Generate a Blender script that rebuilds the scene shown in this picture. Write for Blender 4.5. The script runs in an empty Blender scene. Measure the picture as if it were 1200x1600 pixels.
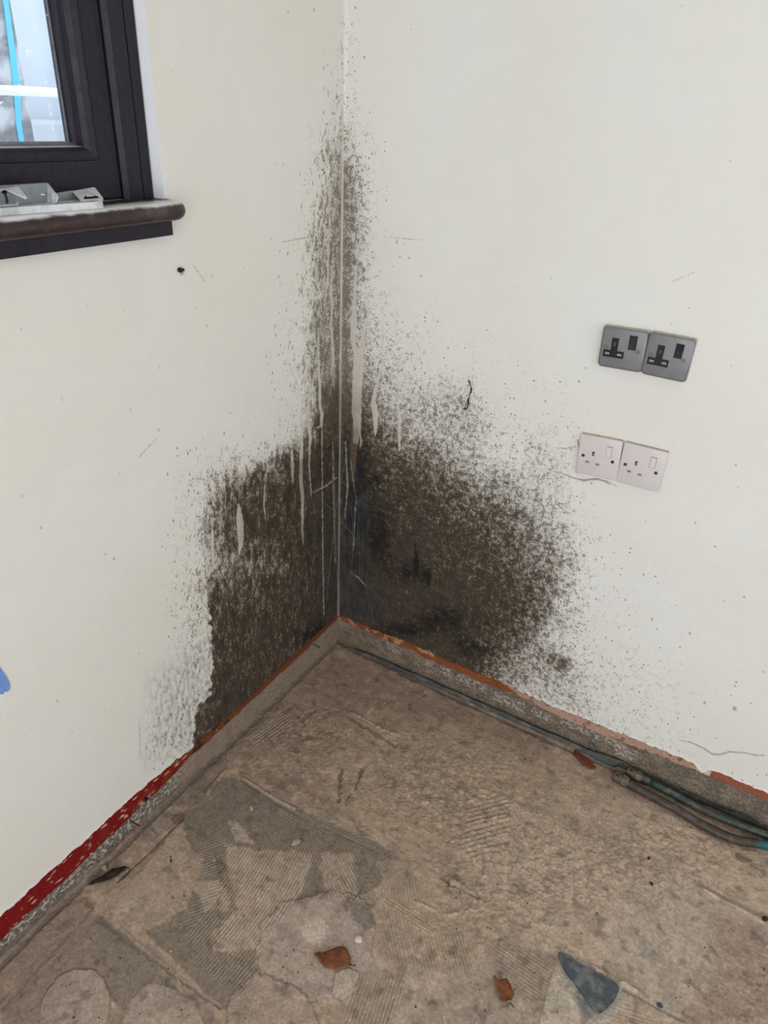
import bpy, bmesh, math, random
import numpy as np
from mathutils import Vector, Matrix

# ------------------------------------------------------------------ camera, sky, lights, exposure
SC = bpy.context.scene
COL = SC.collection
FPX = 1122.27
CAM_LOC = (0.9721, -1.4360, 1.4299)
CAM_ROT = (math.radians(60.86661), math.radians(-2.31518), math.radians(31.30863))
cam_d = bpy.data.cameras.new('camera')
cam = bpy.data.objects.new('camera', cam_d)
COL.objects.link(cam)
cam.location = CAM_LOC
cam.rotation_euler = CAM_ROT
cam_d.sensor_fit = 'HORIZONTAL'
cam_d.sensor_width = 36.0
cam_d.lens = FPX * 36.0 / 1200.0
cam_d.clip_start = 0.02
SC.camera = cam

SKY = 4.2
ROOM_LIGHT = 18.0
world = bpy.data.worlds.new('overcast_sky')
SC.world = world
world.use_nodes = True
wbg = world.node_tree.nodes['Background']
wbg.inputs[0].default_value = (0.84, 0.92, 1.0, 1)
wbg.inputs[1].default_value = SKY

def area(name, loc, rot, sx, sy, power, color):
    l = bpy.data.lights.new(name, 'AREA')
    l.shape = 'RECTANGLE'; l.size = sx; l.size_y = sy
    l.energy = power; l.color = color
    o = bpy.data.objects.new(name, l)
    COL.objects.link(o); o.location = loc; o.rotation_euler = rot
    return o
# daylight through the wide glazed doorway behind the camera
area('daylight_rear_opening', (1.75, -3.18, 1.25), (math.radians(90), 0, 0), 2.3, 2.0, ROOM_LIGHT, (0.985, 0.985, 1.0))
# fill light at an opening added in the unseen far wall
area('fill_far_opening', (3.36, -1.55, 1.5), (0, math.radians(90), 0), 1.1, 1.5, 6.0, (0.99, 0.99, 1.0))
# daylight coming down through the side window
area('daylight_side_window', (-0.62, -1.15, 2.45), (0, math.radians(-48), 0), 0.9, 1.3, 34.0, (0.84, 0.92, 1.0))

SC.view_settings.view_transform = 'Standard'
SC.view_settings.look = 'None'
SC.view_settings.gamma = 1.0
SC.view_settings.use_curve_mapping = False
SC.view_settings.exposure = -0.50

# ------------------------------------------------------------------ projection helpers (photo pixel <-> place)
def rotm(rx, ry, rz):
    cx, sx, cy, sy, cz, sz = math.cos(rx), math.sin(rx), math.cos(ry), math.sin(ry), math.cos(rz), math.sin(rz)
    X = np.array([[1, 0, 0], [0, cx, -sx], [0, sx, cx]])
    Y = np.array([[cy, 0, sy], [0, 1, 0], [-sy, 0, cy]])
    Z = np.array([[cz, -sz, 0], [sz, cz, 0], [0, 0, 1]])
    return Z @ Y @ X
RM = rotm(*CAM_ROT)
CC = np.array(CAM_LOC)

def pix(P):
    c = (np.asarray(P, float) - CC) @ RM
    d = np.where(-c[:, 2] > 0.15, -c[:, 2], np.nan)
    out = np.stack([600 + FPX * c[:, 0] / d, 800 - FPX * c[:, 1] / d], 1)
    return np.nan_to_num(out, nan=-99999.0)

def at(px, py, axis, v):
    d = RM @ np.array([(px - 600) / FPX, -(py - 800) / FPX, -1.0])
    t = (v - CC[axis]) / d[axis]
    return CC + t * d
def fl(px, py, z=0.0): return at(px, py, 2, z)
def lw(px, py, x=0.0): return at(px, py, 0, x)
def rw(px, py, y=0.0): return at(px, py, 1, y)

# ------------------------------------------------------------------ numpy noise and painting
_rng = np.random.RandomState(7)
_PERM = _rng.permutation(4096)
_GR = _rng.uniform(0, 2 * math.pi, 4096)
def perlin(x, y, seed=0):
    xi = np.floor(x).astype(np.int64); yi = np.floor(y).astype(np.int64)
    xf = x - xi; yf = y - yi
    u = xf * xf * xf * (xf * (xf * 6 - 15) + 10); v = yf * yf * yf * (yf * (yf * 6 - 15) + 10)
    def g(ix, iy, dx, dy):
        h = _PERM[(_PERM[(ix + seed * 131) & 4095] + iy) & 4095]
        a = _GR[h]
        return np.cos(a) * dx + np.sin(a) * dy
    a = g(xi, yi, xf, yf); b = g(xi + 1, yi, xf - 1, yf)
    c = g(xi, yi + 1, xf, yf - 1); d = g(xi + 1, yi + 1, xf - 1, yf - 1)
    return ((a * (1 - u) + b * u) * (1 - v) + (c * (1 - u) + d * u) * v) * 1.5
def fbm(x, y, f, octv=4, seed=0, gain=0.5):
    s = 0; a = 1.0; t = 0
    for i in range(octv):
        s = s + a * perlin(x * f, y * f, seed + i); t += a; a *= gain; f *= 2.03
    return s / t
def sstep(a, b, x):
    t = np.clip((x - a) / (b - a), 0, 1)
    return t * t * (3 - 2 * t)
def sd_poly(P, pts):
    """signed distance, positive inside"""
    pts = np.array(pts, float)
    x, y = P[:, 0], P[:, 1]
    d2 = np.full(len(P), 1e18); ins = np.zeros(len(P), bool)
    n = len(pts)
    for i in range(n):
        a = pts[i]; b = pts[(i + 1) % n]; e = b - a
        t = np.clip(((x - a[0]) * e[0] + (y - a[1]) * e[1]) / (e @ e + 1e-9), 0, 1)
        dx = x - a[0] - t * e[0]; dy = y - a[1] - t * e[1]
        d2 = np.minimum(d2, dx * dx + dy * dy)
        c = (a[1] > y) != (b[1] > y)
        if b[1] != a[1]:
            ins ^= c & (x < (b[0] - a[0]) * (y - a[1]) / (b[1] - a[1]) + a[0])
    return np.where(ins, 1, -1) * np.sqrt(d2)
def m_poly(P, pts, soft=1.5, warp=None):
    """mask of a polygon in photo pixels, edges ragged by warp"""
    pts = np.array(pts, float); out = np.zeros(len(P)); pad = 14 + soft
    k = (P[:, 0] > pts[:, 0].min() - pad) & (P[:, 0] < pts[:, 0].max() + pad) & (P[:, 1] > pts[:, 1].min() - pad) & (P[:, 1] < pts[:, 1].max() + pad)
    if not k.any(): return out
    d = sd_poly(P[k], pts)
    if warp is not None: d = d + warp[k]
    out[k] = sstep(-soft, soft, d)
    return out
def m_line(P, pts, soft=0.8, warp=None):
    """mask of a polyline with widths (x, y, w) in photo pixels"""
    out = np.zeros(len(P)); pts = np.array(pts, float); pad = pts[:, 2].max() + 8 + soft
    k = (P[:, 0] > pts[:, 0].min() - pad) & (P[:, 0] < pts[:, 0].max() + pad) & (P[:, 1] > pts[:, 1].min() - pad) & (P[:, 1] < pts[:, 1].max() + pad)
    if not k.any(): return out
    x, y = P[k, 0], P[k, 1]; best = np.full(k.sum(), -1e9)
    for a, b in zip(pts[:-1], pts[1:]):
        e = b[:2] - a[:2]
        t = np.clip(((x - a[0]) * e[0] + (y - a[1]) * e[1]) / (e @ e + 1e-9), 0, 1)
        d = np.hypot(x - a[0] - t * e[0], y - a[1] - t * e[1])
        best = np.maximum(best, (a[2] + (b[2] - a[2]) * t) / 2 - d)
    if warp is not None: best = best + warp[k]
    out[k] = sstep(-soft, soft, best)
    return out
def m_blob(P, cx, cy, rx, ry):
    return np.exp(-(((P[:, 0] - cx) / rx) ** 2 + ((P[:, 1] - cy) / ry) ** 2))
def mixc(c, col, m):
    return c * (1 - m[:, None]) + np.array(col)[None, :] * m[:, None]
def S(r, g, b):
    """sRGB 0-255 to linear"""
    f = lambda v: v / 12.92 if v <= 0.04045 else ((v + 0.055) / 1.055) ** 2.4
    return (f(r / 255), f(g / 255), f(b / 255))

# ------------------------------------------------------------------ node material helper
class NT:
    def __init__(self, name):
        self.m = bpy.data.materials.new(name); self.m.use_nodes = True
        self.t = self.m.node_tree; self.n = self.t.nodes
        self.b = self.n['Principled BSDF']
    def _in(self, sock, v):
        if isinstance(v, bpy.types.NodeSocket): self.t.links.new(v, sock)
        elif v is not None:
            if isinstance(v, (tuple, list)) and len(v) == 3 and sock.type == 'RGBA': v = tuple(v) + (1,)
            sock.default_value = v
    def math(self, op, a, b=None, c=None, clamp=False):
        n = self.n.new('ShaderNodeMath'); n.operation = op; n.use_clamp = clamp
        self._in(n.inputs[0], a)
        if b is not None: self._in(n.inputs[1], b)
        if c is not None: self._in(n.inputs[2], c)
        return n.outputs[0]
    def mix(self, f, a, b, mode='MIX'):
        n = self.n.new('ShaderNodeMix'); n.data_type = 'RGBA'; n.blend_type = mode; n.clamp_factor = True
        self._in(n.inputs[0], f); self._in(n.inputs[6], a); self._in(n.inputs[7], b)
        return n.outputs[2]
    def attr(self, name, vec=False):
        n = self.n.new('ShaderNodeAttribute'); n.attribute_name = name
        return n.outputs['Color'] if vec else n.outputs['Fac']
    def pos(self, scale=(1, 1, 1)):
        g = self.n.new('ShaderNodeNewGeometry')
        m = self.n.new('ShaderNodeVectorMath'); m.operation = 'MULTIPLY'
        self.t.links.new(g.outputs['Position'], m.inputs[0]); m.inputs[1].default_value = scale
        return m.outputs[0]
    def obj(self, scale=(1, 1, 1)):
        g = self.n.new('ShaderNodeTexCoord')
        m = self.n.new('ShaderNodeVectorMath'); m.operation = 'MULTIPLY'
        self.t.links.new(g.outputs['Object'], m.inputs[0]); m.inputs[1].default_value = scale
        return m.outputs[0]
    def noise(self, vec, scale, detail=3, rough=0.5, dist=0.0):
        n = self.n.new('ShaderNodeTexNoise'); self.t.links.new(vec, n.inputs['Vector'])
        n.inputs['Scale'].default_value = scale; n.inputs['Detail'].default_value = detail
        n.inputs['Roughness'].default_value = rough; n.inputs['Distortion'].default_value = dist
        return n.outputs[0]
    def voro(self, vec, scale, rnd=1.0):
        n = self.n.new('ShaderNodeTexVoronoi'); self.t.links.new(vec, n.inputs['Vector'])
        n.inputs['Scale'].default_value = scale; n.inputs['Randomness'].default_value = rnd
        return n.outputs['Distance'], n.outputs['Color']
    def remap(self, v, a, b, c=0.0, d=1.0):
        n = self.n.new('ShaderNodeMapRange'); n.clamp = True; n.interpolation_type = 'SMOOTHSTEP'
        self._in(n.inputs[0], v); n.inputs[1].default_value = a; n.inputs[2].default_value = b
        n.inputs[3].default_value = c; n.inputs[4].default_value = d
        return n.outputs[0]
    def lin(self, v, a, b, c=0.0, d=1.0):
        n = self.n.new('ShaderNodeMapRange'); n.clamp = True
        self._in(n.inputs[0], v); n.inputs[1].default_value = a; n.inputs[2].default_value = b
        n.inputs[3].default_value = c; n.inputs[4].default_value = d
        return n.outputs[0]
    def sep(self, v):
        n = self.n.new('ShaderNodeSeparateColor'); self.t.links.new(v, n.inputs[0]); return n.outputs
    def bump(self, h, strength=0.5, dist=0.001, prev=None):
        n = self.n.new('ShaderNodeBump'); self._in(n.inputs['Height'], h)
        n.inputs['Strength'].default_value = strength; n.inputs['Distance'].default_value = dist
        if prev is not None: self.t.links.new(prev, n.inputs['Normal'])
        return n.outputs[0]
    def out(self, color, rough=0.6, normal=None, metal=0.0, spec=0.5):
        self._in(self.b.inputs['Base Color'], color); self._in(self.b.inputs['Roughness'], rough)
        self._in(self.b.inputs['Metallic'], metal); self._in(self.b.inputs['Specular IOR Level'], spec)
        if normal is not None: self.t.links.new(normal, self.b.inputs['Normal'])
        return self.m

def simple(name, col, rough=0.5, metal=0.0, var=0.15, scale=120.0, bump=0.15, spec=0.4, dust=None, dust_amt=0.5):
    """procedural material: base colour broken up by noise, optional dust specks"""
    t = NT(name); p = t.pos()
    n = t.noise(p, scale, 4); n2 = t.noise(p, scale * 0.18, 3)
    d = tuple(max(0, c * (1 - var * 2)) for c in col); l = tuple(min(1, c * (1 + var)) for c in col)
    c = t.mix(t.lin(n, 0.3, 0.7), d, l)
    if dust:
        c = t.mix(t.math('MULTIPLY', t.remap(n2, 0.42, 0.62), dust_amt), c, dust)
    return t.out(c, rough, t.bump(n, bump, 0.0006), metal, spec)

# ------------------------------------------------------------------ object helpers
def link(name, me, mat=None, parent=None):
    o = bpy.data.objects.new(name, me); COL.objects.link(o)
    if mat is not None: me.materials.append(mat)
    if parent is not None: o.parent = parent
    return o
def tag(o, label=None, cat=None, group=None, kind=None):
    if label: o['label'] = label
    if cat: o['category'] = cat
    if group: o['group'] = group
    if kind: o['kind'] = kind
    return o
def empty(name, loc=(0, 0, 0)):
    o = bpy.data.objects.new(name, None); COL.objects.link(o); o.location = loc
    o.empty_display_size = 0.02
    return o
def mesh_np(name, V, F, smooth=True):
    me = bpy.data.meshes.new(name)
    V = np.asarray(V, np.float32); F = np.asarray(F, np.int32)
    me.vertices.add(len(V)); me.vertices.foreach_set('co', V.ravel())
    me.loops.add(F.size); me.loops.foreach_set('vertex_index', F.ravel())
    me.polygons.add(len(F))
    me.polygons.foreach_set('loop_start', np.arange(0, F.size, 4, dtype=np.int32))
    me.polygons.foreach_set('loop_total', np.full(len(F), 4, np.int32))
    if smooth: me.polygons.foreach_set('use_smooth', np.ones(len(F), bool))
    me.update(calc_edges=True)
    return me
def fattr(me, name, arr):
    a = me.attributes.new(name, 'FLOAT', 'POINT'); a.data.foreach_set('value', np.asarray(arr, np.float32))
def cattr(me, name, arr):
    c = np.ones((len(arr), 4), np.float32); c[:, :3] = arr
    a = me.attributes.new(name, 'FLOAT_COLOR', 'POINT'); a.data.foreach_set('color', c.ravel())
def grid_faces(nu, nv, flip=False):
    i = np.arange(nu - 1)[:, None]; j = np.arange(nv - 1)[None, :]
    a = (i * nv + j).ravel(); b = ((i + 1) * nv + j).ravel()
    f = np.stack([a, b, b + 1, a + 1], 1)
    return f[:, ::-1] if flip else f
def from_bm(name, bm, mat, parent=None, smooth=False, mw=None):
    me = bpy.data.meshes.new(name)
    bmesh.ops.recalc_face_normals(bm, faces=bm.faces)
    if mw is not None: bm.transform(mw)
    bm.to_mesh(me); bm.free()
    if smooth:
        for p in me.polygons: p.use_smooth = True
    o = link(name, me, mat, parent)
    if parent is not None:
        o.matrix_parent_inverse = Matrix.Translation(parent.location).inverted()
    return o
def add_box(bm, lo, hi, bev=0.0, seg=2):
    g = bmesh.ops.create_cube(bm, size=1.0)
    vs = g['verts']
    for v in vs:
        v.co = Vector([(lo[k] + hi[k]) / 2 + v.co[k] * (hi[k] - lo[k]) for k in range(3)])
    if bev > 0:
        es = list({e for v in vs for e in v.link_edges})
        bmesh.ops.bevel(bm, geom=es, offset=bev, segments=seg, affect='EDGES', profile=0.5)
def add_prism(bm, pts, z0, z1):
    """extruded polygon in local xy between z0 and z1"""
    a = [bm.verts.new((p[0], p[1], z0)) for p in pts]; b = [bm.verts.new((p[0], p[1], z1)) for p in pts]
    n = len(pts); fs = [bm.faces.new(a[::-1]), bm.faces.new(b)]
    for i in range(n): fs.append(bm.faces.new((a[i], a[(i + 1) % n], b[(i + 1) % n], b[i])))
    return a, b, fs
def add_tube(bm, pts, rad, seg=12, cap=True):
    """tube along points; rad a number or one per point"""
    pts = [Vector(p) for p in pts]; n = len(pts)
    if not hasattr(rad, '__len__'): rad = [rad] * n
    rings = []; up = None
    for i, p in enumerate(pts):
        d = (pts[min(i + 1, n - 1)] - pts[max(i - 1, 0)]).normalized()
        if up is None: up = Vector((0, 0, 1)) if abs(d.z) < 0.9 else Vector((1, 0, 0))
        s = d.cross(up).normalized(); t = s.cross(d).normalized(); up = t
        rings.append([bm.verts.new(p + (s * math.cos(2 * math.pi * k / seg) + t * math.sin(2 * math.pi * k / seg)) * rad[i]) for k in range(seg)])
    for r0, r1 in zip(rings[:-1], rings[1:]):
        for k in range(seg): bm.faces.new((r0[k], r0[(k + 1) % seg], r1[(k + 1) % seg], r1[k]))
    if cap: bm.faces.new(rings[0][::-1]); bm.faces.new(rings[-1])
def smooth_path(pts, sub=6):
    pts = [np.array(p, float) for p in pts]; out = []
    P = [pts[0]] + pts + [pts[-1]]
    for i in range(1, len(P) - 2):
        for k in range(sub):
            t = k / sub; a, b, c, d = P[i - 1], P[i], P[i + 1], P[i + 2]
            out.append(0.5 * (2 * b + (c - a) * t + (2 * a - 5 * b + 4 * c - d) * t * t + (3 * b - a - 3 * c + d) * t ** 3))
    out.append(pts[-1]); return out
def uniq(a, keep=()):
    """sorted grid lines without near-duplicates, exact at the kept values"""
    a = np.array([v for v in a if all(abs(v - k) > 0.0006 for k in keep)] + list(keep)); a.sort()
    return a[np.concatenate([[True], np.diff(a) > 0.0004])]
# ------------------------------------------------------------------ mould maps (0-9 per cell, read off the stained walls)
LEFT_ROWS = """00000000000000001
00000000000000002
00000000000000012
00000000000000013
00000000000000023
00000000000000235
00000000000001356
00000000000011456
00000000000011467
00000000000012567
00000000000113667
00000000000113667
00000000000113668
00000000000124778
00000000001124778
00000000001134789
00000000011235799
00000001111235889
00012223345699999
00012356788889999
00012467888888999
00123567888889999
00012456667788999
00124567778888999
00123588888888999
00123388888889999
00012288888889999
00112289999999999
01133399999999999
02233599999999999
01122499999999999"""
RIGHT_ROWS = """100000000000000
210000000000000
210000000000000
310000000000000
410000000000000
521000000000000
621000000000000
951000000000000
951000000000000
951000000000000
951100000000000
951110000000000
952111000000000
953221111000000
954321111110000
975432221111100
986444542111110
987655443222110
998776543333211
998887765543210
999888777654310
999998887765421
999998888766521
999999988876421
999999998876421
999999988764321
999999987655432
999999876544432
999999865444332
999999865444322"""
def grid_lookup(P, rows, x0, dx, dy=40.0):
    R = np.array([[int(c) for c in r] for r in rows.strip().split('\n')], float) / 9.0
    gx = np.clip((P[:, 0] - x0) / dx, 0, R.shape[1] - 1.001); gy = np.clip(P[:, 1] / dy, 0, R.shape[0] - 1.001)
    i = gx.astype(int); j = gy.astype(int); u = gx - i; v = gy - j
    return (R[j, i] * (1 - u) + R[j, i + 1] * u) * (1 - v) + (R[j + 1, i] * (1 - u) + R[j + 1, i + 1] * u) * v

# pale runs left where water washed down the stain (x, y, width)
LEFT_DRIPS = [
    [(470, 640, 1), (472, 677, 2.5), (471, 709, 5.5), (470, 749, 5), (472.6, 776, 5), (472.6, 830, 3), (474, 852, .5)],
    [(484, 560, 1), (483, 642, 2.5), (482, 658, 4.5), (485, 685, 4), (483, 723, 2.2), (486.6, 778, 1.5)],
    [(456, 702, 2), (457, 728, 5), (457, 742, 4), (458, 756, .5)],
    [(497, 520, 1.5), (499.5, 610, 4), (500, 634, 4), (503, 647, 5), (502, 666, 3.5), (496, 668, 2)],
    [(518, 420, 1.5), (518, 507, 2.5), (520, 550, 4.5), (521, 588, 4.5), (521.5, 606, 1)],
    [(373, 788, 3), (375, 815, 11), (376, 845, 9), (374, 866, 1)],
    [(503, 668, 1.2), (504, 830, 1.4), (506, 960, 1.2)],
    [(513, 280, 2), (515, 340, 2), (513, 420, 1.5), (509, 470, 1)],
    [(487, 770, 1), (508, 760, 2), (526, 746, 1)],
    [(332, 830, 3), (333, 880, 4), (334, 890, 1)],
    [(520, 690, .8), (521, 780, 1.2), (524, 880, 1)],
    [(415, 740, 1), (412, 790, 2), (416, 815, 1)],
]
RIGHT_DRIPS = [
    [(556, 420, 2), (553, 483, 5), (552.7, 502, 11), (552, 534, 8), (555, 552, 4)],
    [(575, 455, 1.5), (574.7, 494, 3), (569, 515, 4), (567, 540, 7), (562, 556, 12)],
    [(561, 551, 13), (560, 575, 16), (558, 610, 15), (557, 640, 15), (558, 665, 12), (556, 690, 8)],
    [(560, 660, 4), (564, 690, 3), (562, 705, 1)],
    [(598, 480, 1), (597.6, 521, 2.5), (597, 572, 2), (588, 604, 4), (583, 628, 7), (586.5, 645, 9), (587, 668, 6), (586, 682, .5)],
    [(622, 560, 1), (622, 610, 1.5), (623, 642, 2.2), (624.5, 669, 4), (624, 690, 4), (624, 705, .5)],
    [(556, 283, 1.5), (560, 330, 1.8), (565, 390, 1.5)],
    [(540, 690, 1), (543, 760, 2), (539, 810, 1)],
    [(548, 720, 1), (556, 780, 1.5), (552, 860, 1)],
    [(548, 893, .6), (560, 903, 1.4), (572, 916, .6)],
]
BROWN_RUNS = [[(521, 575, 3), (521, 600, 3)], [(555, 672, 10), (553, 700, 11), (551, 735, 8), (550, 750, 1)], [(472, 820, 3), (473, 850, 2)], [(457, 738, 3), (458, 752, 1)]]
CRACKS_R = [
    [(860, 734, .8), (876, 739, 1.3), (897, 747, 1.8), (912, 750.5, 2.6), (932, 748, 3.2), (945, 752, 2), (953, 757, .8)],
    [(936, 749, 1.6), (950, 752, 1.2), (965, 761, .8)],
    [(866, 699, .6), (884, 701, 1.4), (902, 697, 1.4)],
    [(903, 688, 2), (905, 699, 2)],
    [(1060, 1156, .6), (1080, 1160, 1.2), (1101, 1170, 1.8), (1112, 1178, 2), (1125, 1179, 2), (1140, 1174.5, 1.8), (1164, 1176, 1.4), (1180, 1180, 1.6), (1194, 1180, 1.6)],
    [(600, 369, .6), (630, 373, 1), (660, 375, .6)],
    [(928, 720, 1), (925, 726, 1)],
    [(1085, 425, .5), (1050, 440, .7)],
]
CRACKS_L = [[(440, 378, .6), (460, 374, 1.2), (483, 371, 1.2)], [(216, 716, .5), (230, 700, .9), (245, 685, .5)], [(302, 415, .5), (320, 440, .7)], [(218, 1130, .6), (219, 1180, .6)]]
SPOTS_R = [(1148, 1107, 5), (1078, 990, 3), (1101, 1098, 4), (1019, 968, 3), (880, 1038, 9), (866, 1030, 7), (872, 1044, 6), (757, 843, 4), (861, 434, 2.5), (620, 378, 3), (1003, 1043, 2.5), (900, 866, 3), (913, 868, 2.5)]
SPOTS_L = [(332, 432, 1.8), (165, 866, 2.2), (178, 873, 2), (450, 18, 2), (490, 15, 2)]

def wall_mesh(name, side, mat):
    """plaster skin of a wall on a fine sheet; s runs along the wall from the corner, z up"""
    S_END, TOP, ZB = 3.2, 2.4, 0.108
    s = np.concatenate([np.arange(0, 0.14, 0.0014), np.arange(0.14, 1.28, 0.002), np.arange(1.30, S_END, 0.06), [S_END]])
    s = uniq(s, (WIN_Y1, WIN_Y0) if side == 'left' else ())
    z = np.concatenate([ZB + np.arange(0, 1.62, 0.002), np.arange(ZB + 1.66, TOP, 0.06), [TOP]])
    z = uniq(z, (WIN_Z0, WIN_Z1) if side == 'left' else ())
    nu, nv = len(s), len(z)
    Sg, Zg = np.meshgrid(s, z, indexing='ij')
    sd = 20 if side == 'left' else 60
    jag = 0.006 * fbm(s, s * 0 + 3.3, 9, 3, sd) + 0.004 * perlin(s * 60, s * 0 + .7, sd + 5) + 0.002 * perlin(s * 170, s * 0 + .2, sd + 6)
    if side == 'left':
        jag += -0.012 * np.exp(-((s - 0.43) / 0.12) ** 2) + .004 * np.exp(-((s - .78) / .1) ** 2)
        jag += -0.010 * np.exp(-((s - 0.62) / 0.03) ** 2)
    else:
        jag += 0.007 * np.exp(-((s - 0.25) / 0.1) ** 2) - 0.005 * np.exp(-((s - .75) / .12) ** 2) + .006 * np.exp(-((s - 1.15) / .12) ** 2)
        jag += -0.018 * np.exp(-((s - 1.045) / 0.012) ** 2)
    Zw = Zg + jag[:, None] * np.exp(-(Zg - ZB) / 0.02) * np.where(Sg < 0.012, Sg / 0.012, 1)
    dep = 0.0006 * fbm(Sg * 1.0, Zg * 1.0, 7, 3, sd + 9) + 0.0002 * perlin(Sg * 60, Zg * 60, sd + 2)
    dep = dep * np.clip(Sg / 0.05, 0, 1)
    # a soft fillet of filler in the corner itself
    dep = dep + 0.0035 * np.exp(-(Sg / 0.004) ** 1.5)
    dep = dep + 0.0015 * np.exp(-((Zg - ZB) / 0.004) ** 2)
    Sf, Zf, Df = Sg.ravel(), Zw.ravel(), dep.ravel()
    W3 = np.stack([Df, -Sf, Zf], 1) if side == 'left' else np.stack([Sf, -Df, Zf], 1)
    F = grid_faces(nu, nv, flip=(side != 'left'))
    if side == 'left':
        cs = Sf[F].mean(1); cz = Zg.ravel()[F].mean(1)
        keep = ~((cs > WIN_Y1) & (cs < WIN_Y0) & (cz > WIN_Z0) & (cz < WIN_Z1))
        F = F[keep]
    # broken lower edge has thickness
    low = np.arange(nu) * nv
    back = W3[low].copy()
    if side == 'left': back[:, 0] = -0.014
    else: back[:, 1] = 0.014
    b0 = len(W3); bi = b0 + np.arange(nu)
    fe = np.stack([low[:-1], bi[:-1], bi[1:], low[1:]], 1)
    if side != 'left': fe = fe[:, ::-1]
    V = np.concatenate([W3, back]); F = np.concatenate([F, fe])
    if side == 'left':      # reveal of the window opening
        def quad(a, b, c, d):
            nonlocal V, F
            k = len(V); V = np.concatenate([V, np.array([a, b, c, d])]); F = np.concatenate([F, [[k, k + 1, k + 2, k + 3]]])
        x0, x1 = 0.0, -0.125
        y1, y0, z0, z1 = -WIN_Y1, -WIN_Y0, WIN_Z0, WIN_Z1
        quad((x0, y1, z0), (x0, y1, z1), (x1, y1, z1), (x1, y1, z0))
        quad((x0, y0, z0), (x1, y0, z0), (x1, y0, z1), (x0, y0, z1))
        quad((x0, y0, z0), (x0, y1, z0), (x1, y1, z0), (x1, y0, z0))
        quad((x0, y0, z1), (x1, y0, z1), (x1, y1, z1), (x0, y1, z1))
    P = pix(V)
    inr = (P[:, 0] > -60) & (P[:, 0] < 1260) & (P[:, 1] > -60) & (P[:, 1] < 1660)
    D = np.zeros(len(V)); B = np.zeros(len(V)); G = np.zeros(len(V)); Wd = np.zeros(len(V)); K = np.zeros(len(V)); Br = np.zeros(len(V)); H = np.zeros(len(V))
    p = P[inr]; vs = V[inr]; ss = -vs[:, 1] if side == 'left' else vs[:, 0]; zz = vs[:, 2]
    wob = fbm(ss, zz, 22, 3, sd + 30)
    pw = p + np.stack([wob * 14, fbm(ss, zz, 18, 3, sd + 40) * 14], 1)
    if side == 'left':
        d = grid_lookup(pw, LEFT_ROWS, 220.0, 20.0)
        edge = np.interp(p[:, 1], [820, 860, 945, 985, 1040, 1085, 1096, 1110, 1180], [300, 319, 326, 330, 333, 329, 318, 306, 300]) + 5 * perlin(zz * 60, ss * 60, 3)
        t = sstep(-2.0, 2.0, p[:, 0] - edge); on = sstep(885, 960, p[:, 1])
        d = d * (1 - on) + on * (t * np.maximum(d, 0.86) + (1 - t) * np.minimum(d, 0.36))
        d *= 1 - .55 * m_poly(p, [(300, 640), (300, 600), (470, 600), (478, 650), (420, 690), (360, 700)], 22)
        b = .8 * m_blob(p, 500, 985, 26, 22) + .5 * m_blob(p, 474, 1000, 20, 16) + .45 * m_blob(p, 483, 850, 12, 60) + .4 * m_blob(p, 510, 720, 18, 80)
        b += .3 * m_blob(p, 350, 1000, 20, 60) + .3 * m_blob(p, 440, 1040, 60, 14) + .35 * m_blob(p, 380, 1085, 50, 12) + .3 * m_blob(p, 400, 750, 12, 16)
        g = .75 * m_poly(p, [(508, 780), (530, 760), (528, 900), (524, 950), (510, 950)], 5) + .5 * m_line(p, [(486, 780, 6), (483, 830, 9), (475, 880, 3)], 3)
        drips, cracks, spots = LEFT_DRIPS, CRACKS_L, SPOTS_L
        haze = .85 * m_poly(p, [(240, 1060), (330, 980), (330, 1120), (300, 1160), (230, 1190)], 30)
    else:
        d = grid_lookup(pw, RIGHT_ROWS, 530.0, 30.0)
        d = np.where(p[:, 0] > 950, d * np.clip((1180 - p[:, 0]) / 200, .25, 1), d)
        # the darker patch has its own abrupt margin on the lower right
        t = m_poly(p, [(545, 660), (640, 680), (720, 700), (800, 735), (850, 790), (878, 850), (877, 905), (862, 958), (850, 985), (810, 1020), (775, 1062), (740, 1060), (540, 975)], 6, wob * 12)
        d = d * (1 - .0) ; d = t * np.maximum(d, .46) + (1 - t) * np.minimum(d, np.where(p[:, 0] > 640, .46 + .12 * sstep(960, 1020, p[:, 1]), 1))
        b = .9 * m_blob(p, 556, 800, 26, 90) + .75 * m_blob(p, 596, 840, 22, 60) + .7 * m_blob(p, 640, 895, 32, 24) + .8 * m_blob(p, 650, 870, 4, 30) + .8 * m_blob(p, 692, 965, 48, 26)
        b += .7 * m_blob(p, 745, 1015, 34, 14) + .8 * m_blob(p, 620, 985, 50, 14) + .5 * m_blob(p, 560, 690, 22, 50) + .6 * m_blob(p, 668, 905, 8, 22) + .5 * m_blob(p, 622, 640, 14, 30) * 0
        b += .5 * m_blob(p, 590, 750, 20, 14) + .5 * m_blob(p, 760, 975, 10, 10) + .4 * m_blob(p, 720, 1000, 20, 20)
        g = .9 * m_poly(p, [(532, 790), (575, 770), (580, 860), (578, 905), (600, 960), (575, 975), (530, 955)], 9, wob * 12) + .45 * m_poly(p, [(536, 690), (560, 700), (580, 780), (540, 800)], 8, wob * 12)
        drips, cracks, spots = RIGHT_DRIPS, CRACKS_R, SPOTS_R
        haze = .55 * m_poly(p, [(640, 610), (700, 590), (760, 660), (740, 715), (660, 700), (600, 650)], 16, wob * 14) + .4 * m_poly(p, [(820, 680), (860, 690), (890, 740), (870, 830), (820, 760)], 14, wob * 12)
        haze += .45 * m_poly(p, [(760, 1030), (880, 1010), (930, 1120), (1000, 1160), (960, 1160), (860, 1090)], 14, wob * 12)
        haze += .5 * m_poly(p, [(625, 625), (735, 590), (735, 680), (690, 680)], 12, wob * 12) * .4
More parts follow.
